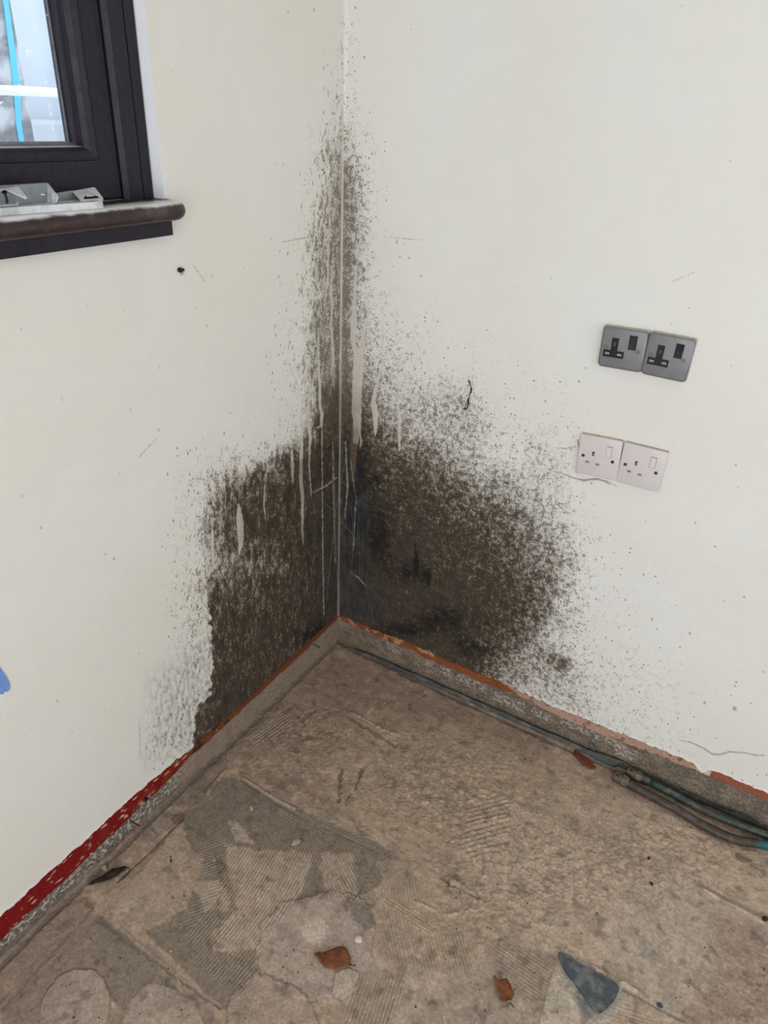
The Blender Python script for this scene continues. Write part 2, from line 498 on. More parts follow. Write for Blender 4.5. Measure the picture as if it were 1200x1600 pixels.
    fine = perlin(ss * 300, zz * 120, sd + 50)
    w = np.zeros(len(p)); 
    for dr in drips: w = np.maximum(w, m_line(p, dr, 0.9, 0.9 * perlin(ss[:] * 90, zz[:] * 90, 9)))
    # a lighter ridge of filler follows the corner
    cornerx = 537.5 - 0.0094 * p[:, 1]
    rw_ = np.interp(p[:, 1], [0, 180, 600, 700, 900, 960], [0, 3.2, 3.4, 2.0, 2.0, 3.5])
    ridge = sstep(-1.0, 1.0, rw_ / 2 - np.abs(p[:, 0] - cornerx)) * np.interp(p[:, 1], [0, 120, 200, 700, 960], [0, .2, .9, .7, .45])
    br = np.zeros(len(p))
    for r in BROWN_RUNS: br = np.maximum(br, m_line(p, r, 1.5))
    kk = np.zeros(len(p))
    for c in cracks: kk = np.maximum(kk, m_line(p, c, 0.8, 0.5 * perlin(ss * 220, zz * 220, 4)))
    for x, y, r in spots: kk = np.maximum(kk, .85 * sstep(-1, 1, r / 2 - np.hypot(p[:, 0] - x, (p[:, 1] - y) * .8) + 1.6 * perlin(ss * 260, zz * 260, 8)))
    if side == 'right':
        for x, y, r in [(880, 1038, 20), (862, 1030, 16)]: d = np.maximum(d, .8 * m_blob(p, x, y, r, r))
    ww = np.maximum(w * .97, ridge)
    D[inr] = d; B[inr] = np.clip(b, 0, 1); G[inr] = g; Wd[inr] = ww; K[inr] = kk; Br[inr] = br; H[inr] = haze
    DP = np.zeros(len(V)); DP[inr] = sstep(540, 740, p[:, 1] + 30 * wob) * sstep(.3, .85, d)
    me = mesh_np(name, V, F)
    for n_, a_ in (('mould', D), ('black', B), ('film', G), ('run', Wd), ('crack', K), ('rust', Br), ('haze', H), ('deep', DP)): fattr(me, n_, a_)
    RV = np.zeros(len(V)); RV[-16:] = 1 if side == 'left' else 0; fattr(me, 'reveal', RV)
    o = link(name, me, mat)
    tag(o, kind='structure')
    return o

def plaster_material(name, zst, base):
    t = NT(name)
    p = t.pos((1, 1, zst)); q = t.pos()
    D, B, G, W, K, Br, H = [t.attr(a) for a in ('mould', 'black', 'film', 'run', 'crack', 'rust', 'haze')]; DP = t.attr('deep')
    big = t.noise(q, 3.0, 3); mid = t.noise(q, 22, 4)
    paint = t.mix(t.lin(big, 0.35, 0.65), base, tuple(c * k for c, k in zip(base, (0.985, 0.955, 0.93))))
    paint = t.mix(t.lin(mid, 0.4, 0.62, 0, .22), paint, tuple(c * .92 for c in base))
    paint = t.mix(t.attr('reveal'), paint, S(250, 251, 255))  # whiter, bluish reveal: white paint plus skylight put into the colour
    # scattered pin-prick spores everywhere, more where the wall is damp
    n1 = t.noise(p, 330, 2); n2 = t.noise(p, 95, 4, .62); n3 = t.noise(q, 26, 3); n4 = t.noise(p, 620, 1)
    n5 = t.noise(p, 38, 3, .6)
    comb = t.math('ADD', t.math('ADD', t.math('MULTIPLY', n1, .34), t.math('MULTIPLY', n5, .22)), t.math('ADD', t.math('MULTIPLY', n2, .34), t.math('MULTIPLY', n4, .10)))
    thr = t.math('SUBTRACT', t.math('SUBTRACT', .590, t.math('MULTIPLY', D, .158)), t.remap(D, .80, 1.0, 0, .03))
    cov = t.math('MULTIPLY', t.remap(t.math('SUBTRACT', comb, thr), -0.03, 0.045), t.remap(D, 0.02, 0.22))
    vd, vc = t.voro(p, 125); vr = t.sep(vc)
    pres = t.remap(t.math('SUBTRACT', t.math('MULTIPLY', t.math('ADD', D, .012), 1.5), vr[0]), 0.0, 0.03)
    dot = t.math('MULTIPLY', t.remap(t.math('SUBTRACT', t.math('MULTIPLY_ADD', vr[1], .23, .07), vd), 0, .05), pres)
    vd2, vc2 = t.voro(p, 340); vr2 = t.sep(vc2)
    pres2 = t.remap(t.math('SUBTRACT', t.math('MULTIPLY', t.math('ADD', D, .0), 2.2), vr2[0]), 0.0, 0.03)
    dot2 = t.math('MULTIPLY', t.math('MULTIPLY', t.remap(t.math('SUBTRACT', t.math('MULTIPLY_ADD', vr2[1], .22, .08), vd2), 0, .08), pres2), .8)
    cov = t.math('MAXIMUM', cov, t.math('MAXIMUM', dot, dot2))
    W = t.math('MULTIPLY', W, t.lin(n2, .36, .58, .62, 1.0)); keep = t.math('SUBTRACT', 1.0, W, clamp=True)
    cov = t.math('MULTIPLY', cov, keep)
    filmamt = t.math('MULTIPLY', t.remap(t.math('ADD', D, t.math('MULTIPLY', t.math('SUBTRACT', n2, .5), .5)), .26, .90, 0, .92), t.math('MULTIPLY', keep, t.remap(DP, 0, .5, .5, 1)))
    hz = t.math('MULTIPLY', t.math('MULTIPLY', H, t.lin(n2, .38, .66)), keep)
    stain = t.mix(t.lin(n3, .38, .62), S(126, 109, 86), S(92, 76, 57))
    stain = t.mix(t.lin(t.noise(p, 150, 3, .6), .40, .66), stain, t.mix(DP, S(164, 150, 131), S(150, 132, 108)))
    c = t.mix(filmamt, paint, stain)
    c = t.mix(t.math('MULTIPLY', hz, .75), c, S(128, 122, 110))
    speck = t.mix(DP, S(110, 99, 87), S(46, 37, 29))
    speck = t.mix(t.math('MULTIPLY', t.lin(n2, .45, .68), t.math('MULTIPLY_ADD', DP, .8, .15)), speck, S(22, 18, 15))
    c = t.mix(t.math('MULTIPLY', cov, t.remap(D, 0, .6, .66, .84)), c, speck)
    c = t.mix(t.math('MULTIPLY', t.math('MULTIPLY', t.lin(n5, .50, .66), DP), .42), c, S(34, 27, 20))
    blk = t.math('MULTIPLY', t.remap(t.math('ADD', B, t.math('MULTIPLY', t.math('SUBTRACT', comb, .5), 3.0)), .2, 1.0), t.remap(B, .03, .35))
    c = t.mix(t.math('MULTIPLY', t.math('MULTIPLY', blk, keep), .93), c, S(24, 22, 22))
    gf = t.math('MULTIPLY', G, t.lin(t.noise(t.pos((1, 1, .3)), 60, 4), .36, .6, .35, .95), clamp=True)
    c = t.mix(t.math('MULTIPLY', gf, keep), c, t.mix(t.lin(t.noise(t.pos((1, 1, .12)), 120, 3), .38, .62), S(36, 36, 38), S(74, 74, 74)))
    # washed runs are cleaner but a little pinker than the paint
    c = t.mix(t.math('MULTIPLY', W, t.remap(D, .05, .5, .1, .8)), c, t.mix(t.remap(D, .75, 1.0), S(196, 186, 174), S(128, 118, 106)))
    c = t.mix(t.math('MULTIPLY', Br, t.lin(n2, .36, .6, .15, .6)), c, S(128, 108, 88))
    c = t.mix(t.math('MULTIPLY', K, .72), c, S(92, 82, 72))
    h = t.math('ADD', t.math('MULTIPLY', t.noise(q, 45, 3), .5), t.math('MULTIPLY', t.noise(q, 300, 2), .12))
    h = t.math('ADD', h, t.math('MULTIPLY', W, .35)); h = t.math('SUBTRACT', h, t.math('MULTIPLY', K, .8))
    h = t.math('ADD', h, t.math('MULTIPLY', t.math('MULTIPLY', n2, D), .9))
    nb = t.bump(h, .55, .0012)
    return t.out(c, t.lin(D, 0, .6, .5, .85), nb, 0, .3)

WIN_Y1, WIN_Y0, WIN_Z0, WIN_Z1 = 0.5235, 1.75, 1.262, 2.15
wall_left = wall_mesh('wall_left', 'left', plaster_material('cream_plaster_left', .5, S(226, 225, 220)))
wall_right = wall_mesh('wall_right', 'right', plaster_material('cream_plaster_right', .92, S(228, 227, 223)))

# plain parts of the room out of view: far wall with the added fill opening, rear wall with the doorway, ceiling
plain = simple('plain_cream_plaster', S(228, 222, 208), .6, 0, .03, 30, .1)
def plain_wall(name, boxes):
    bm = bmesh.new()
    for lo, hi in boxes: add_box(bm, lo, hi)
    o = from_bm(name, bm, plain); tag(o, kind='structure'); return o
plain_wall('wall_far', [((3.4, -3.4, -.05), (3.55, .02, .9)), ((3.4, -3.4, 2.1), (3.55, .02, 2.4)), ((3.4, -3.4, .9), (3.55, -2.35, 2.1)), ((3.4, -.75, .9), (3.55, .02, 2.1))])
plain_wall('wall_rear', [((-.02, -3.38, -.05), (.55, -3.22, 2.4)), ((2.95, -3.38, -.05), (3.4, -3.22, 2.4)), ((.55, -3.38, 2.28), (2.95, -3.22, 2.4))])
plain_wall('ceiling', [((-.02, -3.38, 2.4), (3.55, .02, 2.5))])
plain_wall('trim_1', [((3.18, -.02, .1), (3.42, .02, 2.4))])

# ------------------------------------------------------------------ stripped band at the foot of the walls
def strip_mesh(name, side):
    L = 3.3
    s = np.concatenate([np.arange(-.012, 1.30, 0.0018), np.arange(1.32, L, .05), [L]])
    z = np.arange(-0.012, 0.131, 0.0016)
    Sg, Zg = np.meshgrid(s, z, indexing='ij'); Sf, Zf = Sg.ravel(), Zg.ravel(); nu, nv = len(s), len(z)
    sd = 200 if side == 'left' else 260
    # brick courses show as slightly proud blocks under the paint line
    n = fbm(Sf, Zf, 30, 4, sd); nf = fbm(Sf, Zf, 150, 3, sd + 7)
    dep = -0.006 + .0022 * n + .0012 * nf
    if side == 'left': V = np.stack([dep, -Sf, Zf], 1)
    else: V = np.stack([Sf, -dep, Zf], 1)
    flat = np.stack([dep * 0 , -Sf, Zf], 1) if side == 'left' else np.stack([Sf, dep * 0, Zf], 1)
    P = pix(flat)
    c = np.tile(np.array(S(128, 116, 102)), (len(V), 1))
    c = mixc(c, S(98, 86, 74), np.clip(.5 + 1.3 * n, 0, 1)); c = mixc(c, S(142, 124, 106), np.clip(2 * fbm(Sf, Zf, 9, 2, sd + 77), 0, .8)); c = mixc(c, S(92, 82, 72), np.clip(2.2 * fbm(Sf, Zf * 2.2, 22, 3, sd + 78), 0, .7)); c = mixc(c, S(150, 138, 124), np.clip(nf * 1.5, 0, .6))
    edge = .004 * fbm(Sf, Sf * 0 + 1.1, 25, 3, sd + 20) + .002 * nf
    white = sstep(-.05, .25, fbm(Sf, Zf, 120, 3, sd + 44))
    hgt = np.zeros(len(V))
    if side == 'left':
        bot = np.interp(Sf, [0, .15, .4, .5, .62, .66, .8, 1.15], [.088, .078, .072, .068, .07, .062, .052, .040]) + edge
        # rough whitewashed brick under the red band
        wz = sstep(.0, .006, Zf - (.012 + .01 * n)) * sstep(0, .006, bot - Zf) * sstep(.60, .68, Sf)
        bj = np.abs(((Sf + .02) % .105) - .0525) > .048
        c = mixc(c, S(188, 183, 176), wz * np.clip(white * 1.1, 0, .85) * np.where(bj, .25, 1)); c = mixc(c, S(96, 92, 86), wz * (1 - white) * .6)
        # smooth mortar fillet nearer the corner
        mf = sstep(0, .01, bot - Zf) * (1 - sstep(.60, .70, Sf))
        c = mixc(c, S(150, 132, 116), mf * .8); c = mixc(c, S(120, 104, 90), mf * np.clip(n, 0, 1))
        red = sstep(-.001, .001, Zf - bot)
        rc = np.tile(np.array(S(122, 18, 20)), (len(V), 1))
        rusty = sstep(.98, .55, Sf + .25 * fbm(Sf, Zf, 14, 3, sd + 61)) * (1 - sstep(.60, .585, Sf) * 0)
        rc = mixc(rc, S(128, 62, 28), np.clip(rusty * (1.0 - .0 * n), 0, 1) * sstep(-.2, .25, fbm(Sf, Zf, 40, 3, sd + 9) + .25 * (Sf < .6)))
        redend = sstep(.62, .60, Sf)
        rc = mixc(rc, S(112, 66, 36), redend * .8)
        rc = mixc(rc, S(46, 34, 26), redend * sstep(.05, .25, fbm(Sf, Zf, 35, 3, sd + 4)) * (Sf > .45) * .8)
        chips = sstep(.32, .40, fbm(Sf * .6, Zf * 1.5, 75, 3, sd + 71)) * sstep(.1, .35, 1.25 - np.abs(Sf - .9))
        rc = mixc(rc, S(196, 172, 150), chips * (Sf > .5))
        c = c * (1 - red[:, None]) + rc * red[:, None]; hgt = red * .0015
        hole = m_blob(P, 231, 1250, 3.2, 4.5); c = mixc(c, S(22, 18, 16), np.clip(hole * 1.6, 0, 1)); c = mixc(c, S(208, 190, 172), m_blob(P, 224, 1257, 4, 3) * .6)
    else:
        bot = np.interp(Sf, [0, .1, .3, .45, .56, .7, .9, 1.04, 1.2], [.084, .086, .082, .078, .086, .072, .078, .086, .084]) + edge * .9
        up = sstep(-.001, .001, Zf - bot)
        oc = np.tile(np.array(S(142, 80, 46)), (len(V), 1))
        flake = sstep(.02, .14, fbm(Sf, Zf, 32, 3, sd + 9)) * (Sf < .33); oc = mixc(oc, S(184, 142, 114), flake * .8)
        oc = mixc(oc, S(118, 64, 38), np.clip(n * 2, 0, .7))
        pk = sstep(-.004, .004, Sf - (.52 + (0.118 - Zf) * 1.7 + .012 * nf)) * (1 - sstep(1.055, 1.06, Sf)); oc = mixc(oc, S(176, 144, 126), pk)
        oc = mixc(oc, S(116, 64, 48), pk * sstep(.22, .3, fbm(Sf, Zf, 45, 3, sd + 14)) * .7)
        cr = sstep(1.03, 1.034, Sf) * (1 - sstep(1.062, 1.066, Sf)); oc = mixc(oc, S(206, 192, 168), cr)
        far = sstep(1.066, 1.07, Sf); oc = mixc(oc, S(148, 88, 66), far)
        c = mixc(c, S(112, 100, 88), sstep(.0, .3, n) * .5)
        # whitewash left on single bricks just under the paint
        for a, b, z0, z1 in [(.17, .22, .052, .078), (.30, .325, .05, .07), (.345, .385, .045, .074), (.395, .44, .04, .072), (.445, .49, .045, .074), (.51, .60, .032, .066), (.62, .67, .04, .066), (.70, .86, .05, .074), (.845, .90, .03, .066)]:
            mm = sstep(-.004, .004, np.minimum(np.minimum(Sf - a, b - Sf), np.minimum(Zf - z0, z1 - Zf)) + .003 * n)
            c = mixc(c, S(176, 168, 162), mm * np.clip(white, 0, .8)); hgt = hgt + mm * .0012
        c = c * (1 - up[:, None]) + oc * up[:, None]; hgt = hgt + up * .0015
        # mortar smears and a darker foot
        c = mixc(c, S(92, 82, 74), sstep(.03, .0, Zf) * .55)
        c = mixc(c, S(118, 96, 80), m_blob(P, 545, 1000, 16, 14) * .5)
    c = np.clip(c * (1 + .22 * nf[:, None]), 0, 1)
    if side == 'left': V[:, 0] += hgt
    else: V[:, 1] -= hgt
    me = mesh_np(name, V, grid_faces(nu, nv, flip=(side != 'left'))); cattr(me, 'tint', c)
    o = link(name, me, MAT_STRIP); tag(o, kind='structure'); return o

def tinted(name, rough, f1, f2, b1, bd):
    t = NT(name); q = t.pos(); c = t.attr('tint', True)
    n = t.noise(q, f1, 5, .6); n2 = t.noise(q, f2, 3)
    k = t.math('MULTIPLY', t.lin(n, .28, .72, .76, 1.23), t.lin(n2, .3, .7, .88, 1.12))
    g = t.n.new('ShaderNodeCombineColor')
    for i in range(3): t.t.links.new(k, g.inputs[i])
    c = t.mix(1.0, c, g.outputs[0], 'MULTIPLY')
    vd, vc = t.voro(q, 210); r = t.sep(vc)
    sp = t.math('MULTIPLY', t.remap(t.math('SUBTRACT', .16, vd), 0, .06), t.remap(r[0], .955, .965))
    c = t.mix(t.math('MULTIPLY', sp, .65), c, S(52, 42, 36))
    sp2 = t.math('MULTIPLY', t.remap(t.math('SUBTRACT', .14, vd), 0, .06), t.remap(r[1], .965, .975))
    c = t.mix(t.math('MULTIPLY', sp2, .7), c, S(214, 204, 190))
    return t, c, t.math('ADD', n, t.math('MULTIPLY', n2, .4)), q
t, c, h, q = tinted('stripped_masonry', .8, 260, 700, .5, .001)
MAT_STRIP = t.out(c, .82, t.bump(h, .7, .0016), 0, .2)
strip_mesh('baseboard_left', 'left')
strip_mesh('baseboard_right', 'right')

# ------------------------------------------------------------------ floor: scraped screed with trowelled adhesive
def floor_mesh():
    gx = np.concatenate([[-0.012], np.arange(-0.010, 1.36, 0.0021), np.arange(1.40, 3.4, .06), [3.42]])
    gy = np.concatenate([[-3.3], np.arange(-3.25, -1.30, .06), np.arange(-1.26, 0.010, 0.0021), [0.012]])
    X, Y = np.meshgrid(gx, gy, indexing='ij'); x, y = X.ravel(), Y.ravel(); nu, nv = len(gx), len(gy)
    P = pix(np.stack([x, y, x * 0], 1))
    n1 = fbm(x, y, 9, 4, 301); n2 = fbm(x, y, 40, 4, 311); n3 = fbm(x, y, 120, 3, 321)
    wp = 7 * fbm(x, y, 26, 3, 331) + 4 * fbm(x, y, 90, 2, 341)
    H = .0016 * n1 + .0004 * n2
    c = np.tile(np.array(S(152, 133, 114)), (len(x), 1))
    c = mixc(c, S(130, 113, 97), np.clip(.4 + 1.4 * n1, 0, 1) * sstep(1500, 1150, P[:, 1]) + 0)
    c = mixc(c, S(178, 162, 146), m_blob(P, 1050, 1440, 300, 170) * .6); c = mixc(c, S(172, 156, 138), np.clip(1.5 * n2, 0, .55))  # broad paler area lower right: window light put into the floor colour
    def poly(pts, col=None, a=1.0, h=0.0, soft=2.0, w=1.0, rim=None):
        nonlocal c, H
        m = m_poly(P, pts, soft, wp * w)
        if col is not None: c = mixc(c, S(*col), m * a)
        if h: H = H + h * m
        if rim:
            m2 = m_poly(P, pts, 1.0, wp * w + 2.2); c = mixc(c, S(*rim), np.clip(m2 - m_poly(P, pts, 1.0, wp * w - .4), 0, 1) * .6)
        return m
    # grey old concrete where the adhesive has come away
    GREY = (110, 103, 92)
    poly([(300, 1210), (380, 1215), (430, 1245), (600, 1320), (640, 1350), (560, 1400), (500, 1400), (440, 1420), (400, 1470), (395, 1540), (345, 1575), (225, 1450), (290, 1420), (320, 1340), (280, 1310)], GREY, .8, -.0012)
    poly([(150, 1425), (240, 1480), (330, 1570), (360, 1620), (200, 1620), (160, 1500)], (128, 118, 106), .6, -.0005)
    poly([(0, 1560), (70, 1480), (150, 1425), (240, 1500), (300, 1570), (210, 1590), (150, 1530), (90, 1540), (60, 1620), (0, 1620)], (118, 109, 97), .7, -.0008)
    poly([(0, 1500), (60, 1440), (140, 1400), (150, 1425), (80, 1500), (0, 1570)], (132, 116, 104), .7, .0012)
    poly([(480, 1470), (560, 1460), (570, 1500), (640, 1520), (625, 1600), (560, 1600), (530, 1560)], (136, 127, 114), .5, -.0004)
    poly([(690, 1500), (790, 1500), (860, 1490), (850, 1560), (820, 1600), (700, 1600), (700, 1540)], (140, 134, 122), .55, -.0006)
    poly([(760, 1460), (872, 1490), (860, 1560), (820, 1560), (780, 1500)], (136, 124, 108), .7, -.0010)
    poly([(780, 1255), (860, 1250), (870, 1300), (800, 1320)], (140, 128, 113), .6, -.0006, 8)
    poly([(940, 1270), (985, 1265), (1005, 1320), (980, 1350), (930, 1310)], (142, 130, 117), .7, -.0008, 6)
    poly([(1000, 1390), (1060, 1370), (1120, 1420), (1110, 1530), (1040, 1590), (960, 1500), (970, 1420)], (160, 152, 138), .6, -.0004, 14)
    poly([(1100, 1420), (1200, 1440), (1210, 1600), (1080, 1600), (1120, 1500)], (134, 114, 104), .6, -.0003, 18)
    poly([(420, 1050), (560, 1020), (700, 1090), (860, 1170), (840, 1200), (700, 1150), (560, 1090), (440, 1140)], (138, 120, 104), .5, 0, 14)
    poly([(395, 1090), (470, 1060), (600, 1150), (560, 1210), (450, 1200), (380, 1170)], (146, 128, 110), .4, .0015, 6)
    poly([(640, 1090), (700, 1100), (680, 1150), (640, 1140)], (120, 112, 102), .4, -.001, 8)
    # light smooth skims of adhesive
    SK = (174, 156, 136)
    poly([(285, 1285), (300, 1330), (285, 1400), (260, 1440), (215, 1455), (200, 1420), (165, 1425), (160, 1400), (200, 1380)], (156, 140, 123), .8, .0016)
    poly([(350, 1315), (400, 1325), (490, 1330), (470, 1400), (420, 1440), (400, 1480), (330, 1490), (330, 1460), (370, 1420), (360, 1370)], SK, .75, .0010, 2, 1)
    poly([(355, 1280), (380, 1290), (400, 1320), (370, 1310)], SK, .7, .001)
    poly([(500, 1330), (550, 1330), (560, 1400), (520, 1410), (505, 1380)], SK, .5, .0008)
    poly([(300, 1378), (340, 1372), (362, 1395), (350, 1425), (318, 1420)], SK, .6, .0008)
    poly([(590, 1340), (720, 1350), (780, 1410), (800, 1440), (740, 1500), (680, 1500), (640, 1460), (600, 1410)], (158, 140, 121), .7, .0010)
    poly([(560, 1100), (700, 1120), (830, 1190), (900, 1250), (860, 1330), (800, 1370), (700, 1330), (600, 1310), (500, 1230), (520, 1160)], (164, 146, 124), .5, .002, 10)
    poly([(720, 1290), (800, 1250), (880, 1290), (950, 1330), (960, 1420), (930, 1500), (860, 1470), (780, 1400), (740, 1360)], (170, 152, 133), .55, .002, 10)
    poly([(880, 1210), (960, 1230), (1100, 1300), (1200, 1360), (1200, 1420), (1080, 1360), (960, 1310), (900, 1260)], (170, 150, 130), .5, .0016, 10)
    # patches of pale levelling compound
    LV = (158, 144, 132)
    poly([(412, 1440), (440, 1410), (520, 1390), (570, 1405), (585, 1450), (580, 1500), (560, 1530), (520, 1560), (440, 1560), (410, 1530), (402, 1480)], LV, .75, .0022, 1.5, 1, (112, 102, 92))
    poly([(465, 1450), (500, 1432), (515, 1450), (500, 1475), (478, 1470)], (184, 172, 157), .7, .0004, 3)
    poly([(350, 1620), (360, 1560), (400, 1520), (470, 1545), (500, 1600), (480, 1620)], (150, 134, 122), .7, .0022, 1.5, 1, (112, 102, 92))
    poly([(0, 1430), (90, 1330), (140, 1300), (150, 1320), (60, 1420), (0, 1480)], (120, 104, 92), .4)
    poly([(525, 1520), (545, 1513), (562, 1520), (558, 1545), (535, 1562), (518, 1552)], (168, 152, 136), .8, .0018, 1.2, .4, (104, 94, 84))
    poly([(545, 1405), (582, 1412), (588, 1440), (565, 1450), (548, 1430)], (112, 106, 98), .8, .0006)
    poly([(205, 1560), (240, 1530), (300, 1560), (330, 1620), (180, 1620)], (168, 154, 140), .5, .0012, 2, 1, (118, 108, 98))
    poly([(870, 1500), (905, 1580), (912, 1620), (835, 1620), (850, 1560)], (176, 166, 150), .8, .0006, 2)
    poly([(865, 1478), (880, 1482), (975, 1538), (976, 1560), (955, 1590), (925, 1600), (905, 1575), (880, 1520)], (146, 142, 132), .9, .0016, 1.6, .4)
    poly([(900, 1555), (912, 1560), (928, 1588), (915, 1598)], (100, 104, 108), .8, 0, 1.4, .3)
    poly([(640, 1500), (700, 1520), (700, 1620), (600, 1620), (620, 1560)], (166, 152, 138), .5, .001)
    poly([(180, 1310), (200, 1270), (260, 1262), (268, 1275), (245, 1300), (215, 1315)], (138, 124, 112), .7, .0016, 1.6)
    poly([(205, 1290), (232, 1285), (245, 1305), (228, 1318), (212, 1310)], (126, 112, 104), .7, .0014, 1.4, .5, (96, 84, 74))
    poly([(266, 1272), (292, 1268), (283, 1288), (270, 1290)], (98, 84, 68), .8, 0, 1.4, .4)
    poly([(240, 1240), (330, 1180), (358, 1190), (340, 1240), (300, 1262), (262, 1262)], (126, 110, 97), .7, .0014, 2)
    # round dab of adhesive, bottom left
    m = poly([(62, 1600), (64, 1568), (74, 1545), (92, 1524), (116, 1514), (146, 1514), (162, 1528), (171, 1552), (170, 1585), (160, 1625), (70, 1625)], (152, 139, 126), .92, .0026, 1.5, .25, (104, 96, 86))
    # tile joints and grooves
    def joint(pts, d=.0024, col=(104, 95, 84), a=.75, warp=.35, soft=1.0):
        nonlocal c, H
        m = m_line(P, pts, soft, wp * warp)
        c = mixc(c, S(*col), m * a); H = H - d * m
    joint([(287, 1277, 2.2), (235, 1330, 2.2), (183, 1377, 2)], .003, (72, 62, 54), .9, .12)
    joint([(143, 1420, 5), (70, 1500, 6), (0, 1577, 6)], .0012, (116, 106, 94), .7)
    joint([(157, 1433, 9), (190, 1460, 8), (250, 1505, 8), (343, 1573, 7)], .0014, (108, 98, 86), .7, .7)
    joint([(168, 1425, 3), (210, 1470, 2.5), (280, 1525, 2.5), (345, 1570, 2)], -.0012, (160, 148, 132), .6)
    joint([(60, 1545, 1.5), (100, 1500, 1.2), (140, 1470, 1)], .0012, (176, 162, 146), .5)
    joint([(550, 1410, 2), (570, 1375, 4), (585, 1345, 3)], .002, (112, 104, 94))
    joint([(380, 1215, 3), (430, 1247, 4), (460, 1262, 2)], -.003, (176, 158, 138), .6)
    joint([(378, 1218, 1.6), (430, 1253, 1.6), (470, 1275, 1.6), (590, 1330, 1.6)], .0018, (104, 92, 80), .8)
    joint([(840, 1257, 8), (900, 1290, 8), (960, 1314, 8), (1010, 1340, 5)], .0012, (138, 126, 112), .5, .6, 4)
    joint([(994, 1272, 5), (982, 1325, 7)], .0012, (134, 124, 112), .55, .6, 3)
    joint([(980, 1330, 4), (975, 1400, 4), (965, 1460, 3)], .0012, (140, 128, 114), .4, .6, 3)
    joint([(1087, 1374, 5), (1130, 1400, 7), (1200, 1432, 7)], .0030, (118, 108, 98), .6, .5, 2)
    joint([(1100, 1388, 3), (1150, 1415, 4), (1200, 1445, 3)], -.0025, (184, 170, 152), .6, .6)
    joint([(885, 1485, 4), (930, 1512, 4), (975, 1535, 4), (1000, 1552, 3)], -.004, (172, 152, 128), .7, .9)
    joint([(975, 1545, 3), (1030, 1575, 5), (1090, 1605, 5)], .0026, (118, 108, 98), .6, .5)
    joint([(872, 1490, 3), (858, 1530, 3), (840, 1600, 4)], .0016, (132, 122, 108), .6)
    joint([(600, 1300, 3), (640, 1340, 3), (700, 1370, 3)], .0012, (138, 122, 104), .5, .6)
    joint([(700, 1370, 5), (740, 1395, 6), (760, 1420, 5)], -.004, (168, 150, 128), .4, 1)
    joint([(690, 1370, 4), (720, 1390, 3), (748, 1402, 3)], .003, (104, 90, 76), .6, .7)
    joint([(640, 1405, 3), (700, 1430, 3), (735, 1420, 3)], -.003, (176, 158, 136), .5, .9)
    joint([(535, 1200, 3), (530, 1230, 5), (530, 1250, 2)], .004, (92, 76, 62), .7, .7)
    joint([(565, 1203, 3), (555, 1230, 4), (540, 1252, 2)], .004, (92, 76, 62), .7, .7)
    joint([(490, 1140, 4), (470, 1125, 3), (495, 1105, 3), (530, 1112, 3)], .0025, (110, 94, 80), .5, .8)
    joint([(545, 1120, 4), (585, 1145, 5), (620, 1165, 3)], .003, (100, 86, 74), .5, .7)
    joint([(547, 1112, 3), (600, 1140, 4), (625, 1150, 2)], -.003, (150, 134, 116), .4, .7)
    joint([(350, 1205, 3), (325, 1235, 6), (325, 1240, 3)], -.004, (158, 142, 124), .6, .3)
    joint([(0, 1512, 8), (90, 1422, 8), (180, 1337, 7), (280, 1240, 6), (445, 1084, 5), (528, 1004, 4)], .003, (84, 78, 72), .7, .4, 2)
    joint([(530, 1004, 8), (700, 1086, 5), (900, 1176, 5), (1210, 1308, 5)], .003, (70, 64, 60), .6, .4, 2)
    joint([(290, 1236, 4), (400, 1135, 8), (440, 1100, 4)], 0, (74, 82, 88), .5, .6, 3)
    # coarse crumbly lumps
    rz = np.clip(m_blob(P, 690, 1230, 130, 80) + m_blob(P, 850, 1380, 130, 90) + m_blob(P, 1050, 1330, 130, 60) + .8 * m_blob(P, 470, 1150, 90, 50) + .6 * m_blob(P, 760, 1320, 60, 70) + .8 * m_blob(P, 1160, 1540, 80, 80) + .5 * m_blob(P, 700, 1440, 60, 40), 0, 1)
    rid = 1 - np.abs(fbm(x, y, 42, 4, 401)) * 3.2; rid = np.clip(rid, 0, 1) ** 2
    H = H + rz * (.0026 * n2 - .0020 * rid + .0008 * n3); c = mixc(c, S(106, 90, 76), rz * rid * .30)
    rid2 = np.clip(1 - np.abs(fbm(x, y, 14, 4, 431)) * 7, 0, 1) ** 2
    H = H - .0006 * rid2; c = mixc(c, S(104, 92, 80), rid2 * .12)
    c = mixc(c, S(186, 172, 154), np.clip(fbm(x, y, 70, 3, 441) * 2.4 - .35, 0, 1) * rz * .5)
    pits = sstep(.22, .38, fbm(x * .8, y * 1.2, 150, 3, 471)) * np.clip(rz * 1.2 + .12, 0, 1)
    c = mixc(c, S(92, 76, 62), pits * .34); H = H - .0004 * pits
    lum = sstep(.2, .36, fbm(x, y, 75, 3, 481)) * np.clip(rz, 0, 1)
    c = mixc(c, S(188, 172, 152), lum * .34); H = H + .0006 * lum
    patch = sstep(.12, .2, fbm(x, y, 17, 4, 491)); c = mixc(c, S(122, 112, 100), patch * .35)
    # notched-trowel ridges: phase runs across each combed area
    ph = np.zeros(len(x)); am = np.zeros(len(x))
    def comb(pts, p0, p1, period=.0068, a=1.0, bend=0.0):
        """lines run from p0 towards p1 (photo pixels)"""
        nonlocal ph, am
        A, B = fl(*p0)[:2], fl(*p1)[:2]; d = (B - A) / np.linalg.norm(B - A); nrm = np.array([-d[1], d[0]])
        m = m_poly(P, pts, 3, wp * .8) * a
        u = (x - A[0]) * nrm[0] + (y - A[1]) * nrm[1]; v = (x - A[0]) * d[0] + (y - A[1]) * d[1]
        k = m > am
        ph = np.where(k, (u + bend * v * v) / period, ph); am = np.maximum(am, m)
